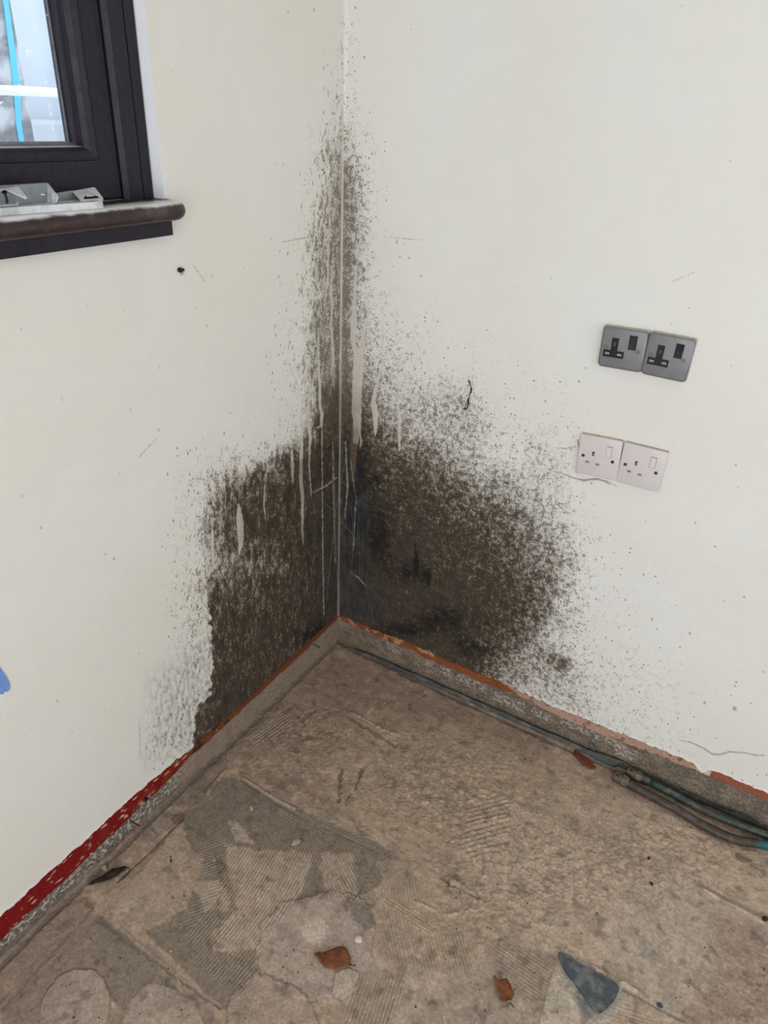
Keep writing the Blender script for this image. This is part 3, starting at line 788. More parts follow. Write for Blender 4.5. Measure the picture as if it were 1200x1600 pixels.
    comb([(355, 1310), (490, 1320), (500, 1345), (480, 1400), (410, 1460), (380, 1560), (300, 1500), (290, 1460), (340, 1400)], (430, 1340), (350, 1480), a=1, bend=.5)
    comb([(300, 1300), (330, 1290), (370, 1320), (360, 1370), (350, 1480), (330, 1500), (285, 1440), (320, 1370)], (300, 1380), (355, 1360), a=.7)
    comb([(500, 1330), (560, 1330), (560, 1400), (530, 1420), (505, 1390)], (505, 1340), (535, 1400), a=.8)
    comb([(565, 1370), (640, 1340), (660, 1400), (620, 1420), (580, 1410)], (590, 1340), (600, 1410), a=.8)
    comb([(430, 1240), (600, 1320), (560, 1330), (440, 1280)], (440, 1260), (560, 1320), a=.5)
    comb([(600, 1410), (640, 1440), (740, 1470), (745, 1510), (690, 1520), (600, 1500)], (620, 1430), (640, 1520), a=.9)
    comb([(590, 1400), (620, 1405), (690, 1455), (670, 1465)], (600, 1405), (680, 1455), a=1)
    comb([(560, 1520), (625, 1520), (640, 1560), (600, 1600), (540, 1600), (540, 1560)], (570, 1520), (545, 1590), a=.8)
    comb([(765, 1470), (870, 1495), (860, 1560), (820, 1560), (785, 1510)], (790, 1480), (850, 1520), a=.6)
    comb([(930, 1590), (970, 1560), (1000, 1580), (1060, 1620), (920, 1620)], (930, 1600), (990, 1620), a=.7)
    comb([(385, 1150), (440, 1110), (460, 1130), (400, 1170)], (385, 1160), (445, 1118), .009, .9)
    comb([(730, 1260), (790, 1240), (800, 1290), (750, 1350), (720, 1330)], (740, 1280), (780, 1270), .012, .7)
    comb([(1110, 1420), (1170, 1450), (1200, 1500), (1130, 1460)], (1110, 1425), (1180, 1465), a=.4)
    am = am * np.clip(.8 + 1.1 * fbm(x, y, 16, 3, 451), 0.1, 1)
    H = H + .0012 * np.sin(ph * 2 * math.pi) * am
    c = mixc(c, S(178, 162, 142), am * np.clip(np.sin(ph * 2 * math.pi), 0, 1) * .45); c = mixc(c, S(98, 88, 78), am * np.clip(-np.sin(ph * 2 * math.pi), 0, 1) * .42)
    # fine broken-up dirt, then a darker edge along both walls
    c = np.clip(c * np.array([1.24, 1.21, 1.24]) * (1 + .20 * n3[:, None] + .16 * n2[:, None]), 0, 1)
    c = mixc(c, S(96, 84, 74), np.clip(fbm(x, y, 30, 3, 461) * 2 - .45, 0, .5))
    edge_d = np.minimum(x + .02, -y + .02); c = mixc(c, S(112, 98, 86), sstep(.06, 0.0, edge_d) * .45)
    H = H + .006 * np.exp(-np.clip(x, 0, 1) / .014) * (y < 0) + .004 * np.exp(-np.clip(-y, 0, 9) / .012)
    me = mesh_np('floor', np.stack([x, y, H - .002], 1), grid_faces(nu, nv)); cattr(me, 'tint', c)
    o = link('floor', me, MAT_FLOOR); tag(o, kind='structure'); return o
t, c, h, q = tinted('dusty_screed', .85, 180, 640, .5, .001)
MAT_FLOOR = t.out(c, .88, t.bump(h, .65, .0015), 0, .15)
floor_mesh()
# ------------------------------------------------------------------ window in the left wall
t = NT('dark_stained_timber'); q = t.pos((1, 1, .25)); qq = t.pos()
g_ = t.n.new('ShaderNodeNewGeometry'); nz = t.n.new('ShaderNodeSeparateXYZ'); t.t.links.new(g_.outputs['True Normal'], nz.inputs[0])
n = t.noise(q, 160, 4); n2 = t.noise(qq, 38, 4, .6); n3 = t.noise(qq, 400, 2)
c = t.mix(t.lin(n, .35, .65), S(22, 18, 29), S(33, 27, 41))
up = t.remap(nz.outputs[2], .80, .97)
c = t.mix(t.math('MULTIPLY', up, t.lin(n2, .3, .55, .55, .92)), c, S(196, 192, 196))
c = t.mix(t.math('MULTIPLY', t.remap(n3, .68, .74), .25), c, S(120, 115, 120))
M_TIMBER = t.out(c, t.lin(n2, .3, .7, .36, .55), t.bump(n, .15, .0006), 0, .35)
t = NT('worn_sill_timber'); q = t.pos((1, .3, 1)); qq = t.pos()
g_ = t.n.new('ShaderNodeNewGeometry'); nz = t.n.new('ShaderNodeSeparateXYZ'); t.t.links.new(g_.outputs['True Normal'], nz.inputs[0])
n = t.noise(q, 120, 4); n2 = t.noise(qq, 30, 4, .6); n3 = t.noise(qq, 260, 3)
c = t.mix(t.lin(n, .35, .65), S(36, 25, 28), S(56, 37, 39))
c = t.mix(t.math('MULTIPLY', t.remap(n2, .5, .68), .35), c, S(112, 100, 98))
nzf = t.n.new('ShaderNodeSeparateXYZ'); t.t.links.new(g_.outputs['Normal'], nzf.inputs[0])
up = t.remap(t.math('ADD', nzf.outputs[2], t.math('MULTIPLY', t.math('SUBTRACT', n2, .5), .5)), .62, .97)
c = t.mix(t.math('MULTIPLY', up, t.lin(n2, .3, .55, .82, .98)), c, S(236, 234, 238))  # near-white top: dust, with sky reflection also put into its colour
c = t.mix(t.math('MULTIPLY', t.remap(n3, .68, .74), .35), c, S(150, 130, 115))
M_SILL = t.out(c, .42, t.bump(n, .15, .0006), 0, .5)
t = NT('clear_glazing')
tr = t.n.new('ShaderNodeBsdfTransparent'); gl = t.n.new('ShaderNodeBsdfGlossy'); mx = t.n.new('ShaderNodeMixShader'); fr = t.n.new('ShaderNodeFresnel')
tr.inputs[0].default_value = (.95, .97, .98, 1); gl.inputs['Roughness'].default_value = .02; fr.inputs[0].default_value = 1.45
spots = t.noise(t.pos(), 90, 3); df = t.n.new('ShaderNodeBsdfTranslucent'); df.inputs[0].default_value = (.85, .86, .88, 1)
mx2 = t.n.new('ShaderNodeMixShader'); t.t.links.new(t.remap(spots, .68, .72, .04, .6), mx2.inputs[0])
t.t.links.new(fr.outputs[0], mx.inputs[0]); t.t.links.new(tr.outputs[0], mx.inputs[1]); t.t.links.new(gl.outputs[0], mx.inputs[2])
t.t.links.new(mx.outputs[0], mx2.inputs[1]); t.t.links.new(df.outputs[0], mx2.inputs[2])
t.t.links.new(mx2.outputs[0], t.n['Material Output'].inputs[0]); M_GLASS = t.m

def ring(bm, y0, y1, z0, z1, prof, bot=1.0):
    """mitred frame swept round an upright rectangle; prof is a closed list of (inset, x)"""
    rings = []
    for (sy, sz) in ((1, 1), (-1, 1), (-1, -1), (1, -1)):      # corner order: right-bottom, left-bottom, left-top, right-top
        rr = []
        for ins, x in prof:
            yy = (y1 - ins) if sy > 0 else (y0 + ins)
            zz = (z0 + ins * bot) if sz > 0 else (z1 - ins)
            rr.append(bm.verts.new((x, yy, zz)))
        rings.append(rr)
    n_ = len(prof)
    for i in range(4):
        a, b = rings[i], rings[(i + 1) % 4]
        for k in range(n_): bm.faces.new((a[k], a[(k + 1) % n_], b[(k + 1) % n_], b[k]))
win = empty('window_1', (-.06, -1.13, 1.26)); tag(win, kind='structure')
bm = bmesh.new(); ring(bm, -1.75, -.5235, 1.232, 2.15, [(0, -.085), (0, -.025), (.003, -.022), (.020, -.022), (.022, -.026), (.024, -.022), (.052, -.022), (.0585, -.028), (.0585, -.085)])
from_bm('window_frame', bm, M_TIMBER, win)
bm = bmesh.new(); ring(bm, -1.695, -.5815, 1.2900, 2.095, [(0, -.08), (0, -.036), (.003, -.031), (.012, -.031), (.0375, -.030), (.0375, -.08)], 1.52)
from_bm('sash', bm, M_TIMBER, win)
bm = bmesh.new(); ring(bm, -1.66, -.6185, 1.3465, 2.060, [(0, -.072), (0, -.033), (.002, -.029), (.006, -.028), (.014, -.031), (.019, -.038), (.0205, -.050), (.024, -.056), (.024, -.072)])
from_bm('glazing_bead', bm, M_TIMBER, win)
bm = bmesh.new(); add_box(bm, (-.0685, -1.65, 1.357), (-.0645, -.626, 2.05)); from_bm('pane', bm, M_GLASS, win)
bm = bmesh.new(); ring(bm, -1.636, -.6415, 1.3690, 2.036, [(0, -.0645), (0, -.0625), (.0030, -.0625), (.0030, -.0645)])
from_bm('gasket', bm, simple('grey_gasket', S(120, 124, 128), .5, 0, .1), win)
# sill board with rounded nosing and horned end, moulding board beneath
def rounded(pts, rads, seg=6):
    out = []; n_ = len(pts)
    for i in range(n_):
        p0, p, p1 = Vector(pts[i - 1]), Vector(pts[i]), Vector(pts[(i + 1) % n_]); r = rads[i]
        if r <= 0: out.append(tuple(p)); continue
        a = (p0 - p).normalized(); b = (p1 - p).normalized(); A = p + a * r; B_ = p + b * r
        for k in range(seg + 1):
            u = k / seg; out.append(tuple((1 - u) ** 2 * A + 2 * u * (1 - u) * p + u * u * B_))
    return out
bm = bmesh.new(); rings_ = []; SR = .0142; SZ = 1.2757
for k in range(13):
    th = math.radians(-90 + 15 * k); ins = SR * (1 - math.cos(th)); z_ = SZ + SR * math.sin(th)
    xf, ye, rr_ = .049 - ins, -.5035 - ins, .040 - ins
    ring_ = [(-.021, -1.80), (-.021, -.5235), (.0006, -.5235), (.0006, ye)]
    for m_ in range(11):
        al = math.radians(90 - 9 * m_); ring_.append((xf - rr_ * (1 - math.cos(al)), ye - rr_ * (1 - math.sin(al))))
    ring_.append((xf, -1.80)); rings_.append([bm.verts.new((x_, y_, z_)) for x_, y_ in ring_])
for r0_, r1_ in zip(rings_[:-1], rings_[1:]):
    for k in range(len(r0_)): bm.faces.new((r0_[k], r0_[(k + 1) % len(r0_)], r1_[(k + 1) % len(r0_)], r1_[k]))
bm.faces.new(rings_[0][::-1]); bm.faces.new(rings_[-1])
sill = from_bm('window_sill', bm, M_SILL, win, True)
bm = bmesh.new(); add_box(bm, (.0008, -1.79, 1.2365), (.021, -.531, 1.2612), .0015)
from_bm('sill_moulding', bm, M_TIMBER, win)

# ------------------------------------------------------------------ outside the window
gr = bmesh.new(); add_box(gr, (-2.2, -3.4, -.15), (-.30, 1.5, -.02)); o = from_bm('ground', gr, simple('outside_paving', S(150, 146, 140), .8)); tag(o, kind='structure')
bm = bmesh.new(); add_box(bm, (-1.25, -2.2, -.02), (-1.15, 1.3, 1.95), .004)
o = from_bm('white_fence_panel', bm, simple('white_render_board', S(172, 180, 192), .5, 0, .03, 6, .05)); tag(o, 'tall smooth white panel standing outside the window', 'panel')
y_a = lw(-30, 0, -.62)[1]; y_b = lw(16, 0, -.602)[1]
bm = bmesh.new(); add_box(bm, (-.74, y_a - .12, -.02), (-.602, y_b, 2.1), .002)
o = from_bm('concrete_post', bm, simple('rough_grey_concrete', S(112, 114, 124), .9, 0, .2, 90, .6, .2, S(225, 228, 235), .6)); tag(o, 'rough grey concrete post outside, left of the white panel', 'post')
A = lw(8, -8, -.60); B_ = lw(32, 226, -.60); W2 = .009
bm = bmesh.new()
pts = [A + np.array([0, -W2 * .6, 0]), A + np.array([0, W2 * .6, 0]), lw(31, 140, -.60) + np.array([0, W2 * .2, 0]), lw(33, 190, -.60), lw(39, 226, -.60), lw(31, 226, -.60), lw(25, 190, -.60), lw(22, 140, -.60)]
f0 = [bm.verts.new(p) for p in pts]; f1 = [bm.verts.new(p + np.array([-.0015, 0, 0])) for p in pts]
bm.faces.new(f0); bm.faces.new(f1[::-1])
for i in range(len(pts)): bm.faces.new((f0[i], f0[(i + 1) % len(pts)], f1[(i + 1) % len(pts)], f1[i]))
o = from_bm('blue_tape_strip', bm, simple('bright_blue_film', S(40, 186, 250), .4, 0, .05)); tag(o, 'bright blue strip running down the edge of the outside post', 'tape')
bm = bmesh.new(); r0 = lw(0, 143, -.45); add_tube(bm, [(r0[0], -1.5, r0[2] - .0), (r0[0], .3, r0[2] + .004)], .0085, 14)
o = from_bm('white_rail', bm, simple('white_pvc', S(248, 250, 252), .3, 0, .02)); tag(o, 'thin white horizontal rail crossing outside the glass', 'rail')
bm = bmesh.new(); zz = lw(60, 188, -1.0)[2]; add_box(bm, (-1.148, -1.9, -.02), (-.98, 1.2, zz), .01)
o = from_bm('white_planter_wall', bm, simple('off_white_render', S(160, 166, 174), .7, 0, .04, 20)); tag(o, 'low off-white ledge at the foot of the white panel outside', 'ledge')

# ------------------------------------------------------------------ bits of hardware lying on the sill
M_ALU = simple('dusty_white_metal', S(216, 219, 223), .34, .15, .06, 160, .1, .5, S(150, 150, 152), .5)
M_ALU_SHADE = simple('shaded_white_metal', S(138, 144, 150), .45, .2, .08, 120, .1)  # same white metal made darker, its shade put into the colour
M_DARKM = simple('blackened_steel', S(34, 34, 36), .4, .6, .1)
def sheet(bm, pts, th, hole=None):
    """thin bent plate from a planar outline, thickness away from the viewer"""
    pts = [Vector(p) for p in pts]; nrm = (pts[1] - pts[0]).cross(pts[-1] - pts[0]).normalized()
    if nrm.dot(Vector(CAM_LOC) - pts[0]) < 0: nrm = -nrm
    a = [bm.verts.new(p) for p in pts]; b = [bm.verts.new(p - nrm * th) for p in pts]; n_ = len(pts)
    bm.faces.new(a); bm.faces.new(b[::-1])
    for i in range(n_): bm.faces.new((a[i], a[(i + 1) % n_], b[(i + 1) % n_], b[i]))
# flat bar
c0 = Vector((.040, -.680, 1.2903)); dr = Vector((-.017, -.152, 0)).normalized(); pr = Vector((-dr.y, dr.x, 0)); pr = -pr if pr.x > 0 else pr
bar = empty('metal_trunking', c0 + dr * .12); tag(bar, 'pale metal trunking bar lying along the front of the window sill', 'trunking')
bm = bmesh.new()
for (o0, o1, z0, z1) in ((0, .0015, 0, .0095), (.0405, .042, 0, .0085), (.0015, .0405, 0, .0015), (.0015, .0405, .0072, .0085)):
    q0 = [c0 + pr * o0, c0 + dr * .26 + pr * o0, c0 + dr * .26 + pr * o1, c0 + pr * o1]
    a = [bm.verts.new(p + Vector((0, 0, z0))) for p in q0]; b = [bm.verts.new(p + Vector((0, 0, z1))) for p in q0]
    bm.faces.new(a[::-1]); bm.faces.new(b)
    for i in range(4): bm.faces.new((a[i], a[(i + 1) % 4], b[(i + 1) % 4], b[i]))
from_bm('channel', bm, M_ALU, bar)
# bent bracket with folded end
br_ = empty('bent_bracket', (0.0, -.78, 1.2995)); tag(br_, 'pale metal channel bracket with folded end flange, resting on the trunking', 'bracket')
XB = -.002
bm = bmesh.new(); sheet(bm, [lw(-40, 294, XB), lw(72, 286, XB), lw(75.5, 289, XB), lw(75, 316, XB), lw(-40, 323, XB)], .0014)
sheet(bm, [lw(-40, 291.5, XB - .006), lw(-40, 293.5, XB), lw(73, 286.4, XB), lw(74, 285, XB - .006)], .0014)
from_bm('back_plate', bm, M_ALU_SHADE, br_)
bm = bmesh.new(); sheet(bm, [lw(74, 286.2, XB), lw(88, 304, XB + .022), lw(90, 309, XB + .026), lw(87, 316, XB + .026), lw(82.5, 319.2, XB + .022), lw(74, 315.5, XB)], .0014)
from_bm('end_flange', bm, M_ALU, br_)
bm = bmesh.new(); sheet(bm, [lw(63.5, 302.6, XB + .0004), lw(70.5, 303.4, XB + .0004), lw(71, 305, XB + .0004), lw(64, 304.8, XB + .0004)], .0003)
from_bm('slot', bm, simple('bright_slot_edge', S(238, 240, 244), .5), br_)
bm = bmesh.new(); sheet(bm, [lw(-10, 295, .012), lw(29, 292, .010), lw(43, 309, .026), lw(40, 310.5, .026), lw(8, 295.5, .016), lw(-10, 304, .018)], .0012)
from_bm('folded_tab', bm, M_ALU, br_)
bm = bmesh.new(); add_tube(bm, [lw(4.5, 299, .012), lw(9, 301.5, .012)], [.0028, .0028], 8); add_tube(bm, [lw(7, 301, .012), lw(10, 309, .013), lw(11.5, 318, .014)], .0016, 8)
from_bm('screw', bm, M_DARKM, br_)
bm = bmesh.new(); sheet(bm, [lw(-10, 322.5, .022), lw(28.5, 320, .022), lw(28.5, 316, .020), lw(27, 316, .020), lw(26.6, 318.6, .021), lw(-10, 321, .021)], .0012)
from_bm('foot_lip', bm, M_ALU, br_)
# slotted plate
sp = empty('slotted_plate', (0.0, -.70, 1.2995)); tag(sp, 'small pale plate with an oblong slot, right end of the sill hardware', 'plate')
bm = bmesh.new(); sheet(bm, [lw(113, 298.5, -.012), lw(146, 292.4, -.012), lw(149, 293.6, -.011), lw(161, 309, .012), lw(161.5, 312, .016), lw(158, 314.2, .018), lw(129, 314.2, .018), lw(125, 312, .016)], .0014)
from_bm('plate', bm, M_ALU, sp)
bm = bmesh.new(); e_ = .0012
for pp in ([(130.5, 308.2), (152.5, 306.2), (154, 309), (131.5, 311)], [(132.5, 306), (134, 305), (136, 308), (133, 308.2)], [(147, 305.6), (149, 305.4), (150, 307), (147.5, 307.2)]):
    pl2 = []
    for (x, y) in pp: pl2.append(lw(x, y, -.012 + (y - 293) / 21 * .030 + e_))
    sheet(bm, pl2, .0006)
from_bm('slot', bm, M_DARKM, sp)
bm = bmesh.new(); sheet(bm, [lw(84, 302, -.012), lw(113, 297.5, -.012), lw(126, 314.5, -.010), lw(88, 316, -.010)], .0014)
from_bm('web', bm, M_ALU_SHADE, sp)

# ------------------------------------------------------------------ power sockets on the right wall
M_GMET = simple('brushed_grey_metal', S(128, 129, 131), .42, .35, .05, 90, .06)
M_BLACK = simple('black_plastic', S(14, 14, 16), .35, 0, .1)
M_WPL = simple('pinkish_white_plastic', S(212, 204, 204), .32, 0, .015, 40, .03)
M_WPL2 = simple('rocker_white_plastic', S(222, 212, 212), .3, 0, .01, 40, .02)
M_CAST = simple('painted_box_edge', S(192, 178, 164), .7, 0, .10, 130, .4)
M_SHUT = simple('grey_pin_shutter', S(150, 146, 146), .4, 0, .06)
M_LINE = simple('shadow_gap_plastic', S(120, 110, 108), .5, 0, .05)
M_SCREW = simple('tarnished_screw', S(92, 88, 84), .4, .7, .12)
M_SCREWG = simple('plain_screw', S(140, 140, 138), .35, .8, .1)
def plate_bm(w, h, r, d0, d1, bev, seg=3):
    bm = bmesh.new()
    pts = rounded([(-w / 2, -h / 2), (w / 2, -h / 2), (w / 2, h / 2), (-w / 2, h / 2)], [r] * 4, 5)
    a, b, fs = add_prism(bm, pts, d0, d1)
    es = [e for e in bm.edges if all(abs(v.co.z - d1) < 1e-7 for v in e.verts)]
    if bev: bmesh.ops.bevel(bm, geom=es, offset=bev, segments=seg, affect='EDGES', profile=.5)
    return bm
def prism_bm(pts, d0, d1):
    bm = bmesh.new(); add_prism(bm, pts, d0, d1); return bm
def rect(cx, cy, w, h): return [(cx - w / 2, cy - h / 2), (cx + w / 2, cy - h / 2), (cx + w / 2, cy + h / 2), (cx - w / 2, cy + h / 2)]
def disc(cx, cy, r, n_=14): return [(cx + r * math.cos(2 * math.pi * k / n_), cy + r * math.sin(2 * math.pi * k / n_)) for k in range(n_)]
def socket(name, cx, cz, w, h, rot, grey, label, tilt_rocker=1):
    """local u right, v up, third axis out of the wall"""
    root = empty(name, (cx, 0, cz)); tag(root, label, 'socket', 'grey metal sockets' if grey else 'white plastic sockets')
    Mx = Matrix.Translation((cx, 0, cz)) @ Matrix.Rotation(math.radians(90), 4, 'X') @ Matrix.Rotation(math.radians(rot), 4, 'Z')
    def part(n_, bm, mat, smooth=False): return from_bm(n_, bm, mat, root, smooth, Mx)
    U = lambda f: (f - .5) * w
    Vv = lambda f: (.5 - f) * h
    if grey:
        part('back_box', plate_bm(w + .0008, h + .002, .004, -.002, .010, 0), M_CAST)
        part('face_plate', plate_bm(w, h, .006, .0085, .0165, .0038, 4), M_GMET, True)
        f = .0166
        T = [(.08, .56), (.238, .56), (.238, .245), (.392, .245), (.392, .56), (.55, .56), (.55, .735), (.08, .735)]
        ins = part('socket_insert', prism_bm([(U(a), Vv(b)) for a, b in T][::-1], f - .002, f + .0004), M_BLACK)
        for (a, b, ww, hh) in ((.175, .648, .0085, .0042), (.455, .648, .0085, .0042), (.315, .40, .004, .0075)):
            part('pin_shutter', prism_bm(rect(U(a), Vv(b), ww, hh), f, f + .0007), M_SHUT if a != .315 else M_SCREW)
        part('switch_surround', prism_bm(rect(U(.705), Vv(.305), .0150, .0275), f - .002, f + .0005), M_BLACK)
        bm = bmesh.new(); k = tilt_rocker
        x0, x1, y0, y1 = U(.705) - .0058, U(.705) + .0058, Vv(.305) - .0115, Vv(.305) + .0115
        ym = (y0 + y1) / 2
        pr_ = [(y0, f + .0012 + .0016 * (k < 0)), (ym, f + .0014), (y1, f + .0012 + .0016 * (k > 0)), (y1, f - .001), (y0, f - .001)]
        A_ = [bm.verts.new((x0, y, z)) for y, z in pr_]; B2 = [bm.verts.new((x1, y, z)) for y, z in pr_]
        bm.faces.new(A_); bm.faces.new(B2[::-1])
        for i in range(5): bm.faces.new((A_[i], A_[(i + 1) % 5], B2[(i + 1) % 5], B2[i]))
        part('rocker_switch', bm, simple('dark_rocker', S(40, 41, 44), .22, 0, .05))
        for a, b in ((.125, .50), (.845, .50)):
            part('screw_recess', prism_bm(disc(U(a), Vv(b), .0040), f - .001, f + .00025), simple('screw_shadow', S(72, 72, 72), .5))
            sc = part('screw', plate_bm(.0062, .0062, .003, f - .001, f + .0006, .0004), M_SCREWG)
            sc.data.transform(Matrix.Identity(4)); 
            for v in sc.data.vertices: v.co += (Mx.to_3x3() @ Vector((U(a), Vv(b), 0)))
            bm = prism_bm(rect(U(a), Vv(b), .0048, .0009), f, f + .0008); part('screw_slot', bm, M_BLACK)
    else:
        part('back_box', plate_bm(w - .002, h + .0014, .002, -.002, .0055, 0), M_CAST)
        part('face_plate', plate_bm(w, h, .0022, .0045, .0105, .0016, 3), M_WPL, True)
        f = .0106
        part('switch_surround', prism_bm(rect(U(.722), Vv(.315), .0118, .0245), f - .002, f + .0002), M_LINE)
        bm = bmesh.new(); x0, x1, y0, y1 = U(.722) - .0052, U(.722) + .0052, Vv(.315) - .0115, Vv(.315) + .0115; ym = (y0 + y1) / 2
        pr_ = [(y0, f + .0006), (ym, f + .0012), (y1, f + .0028), (y1, f - .001), (y0, f - .001)]
        A_ = [bm.verts.new((x0, y, z)) for y, z in pr_]; B2 = [bm.verts.new((x1, y, z)) for y, z in pr_]
        bm.faces.new(A_); bm.faces.new(B2[::-1])
        for i in range(5): bm.faces.new((A_[i], A_[(i + 1) % 5], B2[(i + 1) % 5], B2[i]))
        part('rocker_switch', bm, M_WPL2)
        for (a, b, ww, hh, mt) in ((.364, .435, .0048, .0090, M_BLACK), (.245, .675, .0076, .0046, M_SHUT), (.498, .690, .0076, .0046, M_SHUT)):
            part('pin_hole', prism_bm(rect(U(a), Vv(b), ww, hh), f - .001, f + .0003), mt if mt is M_BLACK else M_LINE)
            part('pin_shutter', prism_bm(rect(U(a) + .0008, Vv(b) - .0006, ww * .55, hh * .5), f, f + .0004), M_SHUT)
        for a, b in ((.125, .528), (.838, .545)):
            part('screw_recess', prism_bm(disc(U(a), Vv(b), .0036), f - .001, f + .0003), simple('dark_screw_recess', S(62, 52, 50), .6))
            part('screw', prism_bm(disc(U(a), Vv(b), .0026), f, f + .0006), M_SCREW)
            part('screw_slot', prism_bm(rect(U(a), Vv(b), .0040, .0008), f, f + .0009), M_BLACK)
    return root
def pl(px, py, d): p = rw(px, py, -d); return p[0], p[2]
def place_pair(corn, d, grey, names, labels):
    """corners TL, top middle, TR, BR, bottom middle, BL in the photo, d = distance off the wall"""
    q_ = [np.array(pl(x, y, d)) for x, y in corn]
    for k, (a, b, c_, e_) in enumerate(((0, 1, 4, 5), (1, 2, 3, 4))):
        ctr = (q_[a] + q_[b] + q_[c_] + q_[e_]) / 4
        ax = ((q_[b] - q_[a]) + (q_[c_] - q_[e_])) / 2; w_ = np.linalg.norm(ax); h_ = (np.linalg.norm(q_[a] - q_[e_]) + np.linalg.norm(q_[b] - q_[c_])) / 2
        rot = math.degrees(math.atan2(ax[1], ax[0]))
        socket('wall_socket', ctr[0], ctr[1], w_ - .0012, h_, rot, grey, labels[k], 1 if k else -1)
place_pair([(944, 510), (1013.8, 519), (1086.7, 532), (1072.5, 598.8), (1002.5, 583), (932.5, 570)], .0155, True, None,
           ['grey metal wall socket with black switch, left of the upper pair', 'grey metal wall socket with paler glossy rocker, right of the upper pair'])
place_pair([(909.6, 677.5), (976, 691.5), (1047, 708), (1027.7, 769.6), (961.5, 750.5), (897, 737)], .010, False, None,
           ['white plastic wall socket above the plaster crack, left of the lower pair', 'white plastic wall socket, right of the lower pair'])

# ------------------------------------------------------------------ pipes, membrane and its gap shadow along the right wall
t = NT('verdigris_copper'); q = t.pos(); n = t.noise(q, 60, 4, .6); n2 = t.noise(q, 18, 3); n3 = t.noise(q, 300, 3)
c = t.mix(t.lin(n2, .4, .6), S(76, 69, 60), S(58, 72, 66)); c = t.mix(t.remap(n, .5, .7), c, S(112, 106, 94))
c = t.mix(t.math('MULTIPLY', t.remap(n3, .6, .72), .5), c, S(170, 160, 146))
M_COPPER = t.out(c, .55, t.bump(n3, .3, .0005), .25, .4)
t = NT('brown_pipe'); q = t.pos(); n = t.noise(q, 60, 4, .6); n2 = t.noise(q, 14, 3); n3 = t.noise(q, 300, 3)
sx = t.n.new('ShaderNodeSeparateXYZ'); t.t.links.new(q, sx.inputs[0])
c = t.mix(t.lin(n2, .4, .6), S(72, 63, 55), S(58, 54, 48)); c = t.mix(t.remap(n, .5, .7), c, S(98, 88, 78))
c = t.mix(t.remap(t.math('ADD', sx.outputs[0], t.math('MULTIPLY', n, .05)), 1.205, 1.25), c, S(24, 98, 106))
M_PIPE = t.out(c, .5, t.bump(n3, .3, .0005), .2, .4)
M_FIT = simple('dusty_brass_fitting', S(98, 93, 76), .55, .35, .16, 140, .4, .4, S(122, 112, 98), .6)
def pipe_pts(px, z): return smooth_path([fl(x, y, z) for x, y in px], 6)
PA = [(978, 1222), (1000, 1234), (1030, 1250), (1060, 1266), (1100, 1290), (1150, 1312), (1200, 1321), (1240, 1335)]
PB = [(1000, 1214), (1020, 1224), (1050, 1239), (1085, 1258), (1125, 1277), (1170, 1294), (1210, 1309), (1260, 1330)]
pa = empty('water_pipe', fl(978, 1222, 0)); tag(pa, 'brown capped pipe on the floor, front one of the two, turning turquoise', 'pipe', None)
bm = bmesh.new(); PTA = pipe_pts(PA, .0115); add_tube(bm, PTA, .0105, 16); from_bm('pipe', bm, M_PIPE, pa, True)
pb = empty('water_pipe', fl(1000, 1214, 0)); tag(pb, 'greenish capped copper pipe behind the brown pipe, against the wall foot', 'pipe', None)
bm = bmesh.new(); PTB = pipe_pts(PB, .0135); add_tube(bm, PTB, .0092, 16); from_bm('pipe', bm, M_COPPER, pb, True)
def fitting(root, p0, dirv, r, names=('compression_nut', 'stop_end', 'drain_screw')):
    dirv = Vector(dirv).normalized(); p0 = Vector(p0)
    def hexn(bm, a, b, r_):
        add_tube(bm, [a, b], r_, 6)
    bm = bmesh.new(); hexn(bm, p0 - dirv * .010, p0 + dirv * .002, r * 1.42); add_tube(bm, [p0 + dirv * .002, p0 + dirv * .006], [r * 1.3, r * 1.1], 14)
    from_bm(names[0], bm, M_FIT, root)
    bm = bmesh.new(); add_tube(bm, [p0 - dirv * .034, p0 - dirv * .032, p0 - dirv * .020, p0 - dirv * .010], [r * .9, r * 1.12, r * 1.15, r * 1.15], 16)
    add_tube(bm, [p0 - dirv * .016, p0 - dirv * .013], [r * 1.3, r * 1.3], 16)
    from_bm(names[1], bm, M_FIT, root, True)
    up_ = (Vector(CAM_LOC) - p0).normalized(); up_ = Vector((up_.x * .2, up_.y * .45, 1)).normalized()
    q0 = p0 - dirv * .023 + up_ * r * .8
    bm = bmesh.new(); add_tube(bm, [q0, q0 + up_ * .0045], .0058, 14); s_ = from_bm(names[2], bm, M_FIT, root)
    bm = bmesh.new(); add_tube(bm, [q0 + up_ * .0045, q0 + up_ * .0050], .0036, 6); from_bm('screw_socket', bm, M_BLACK, s_)
    s_children = None
fitting(pa, PTA[0], PTA[3] - PTA[0], .0108)
fitting(pb, PTB[0], PTB[3] - PTB[0], .0100)
bm = bmesh.new(); i0 = 3; add_tube(bm, [PTB[5], PTB[9]], .0095, 14); from_bm('sleeve', bm, simple('green_sleeve', S(48, 74, 72), .5, .1, .15), pb, True)

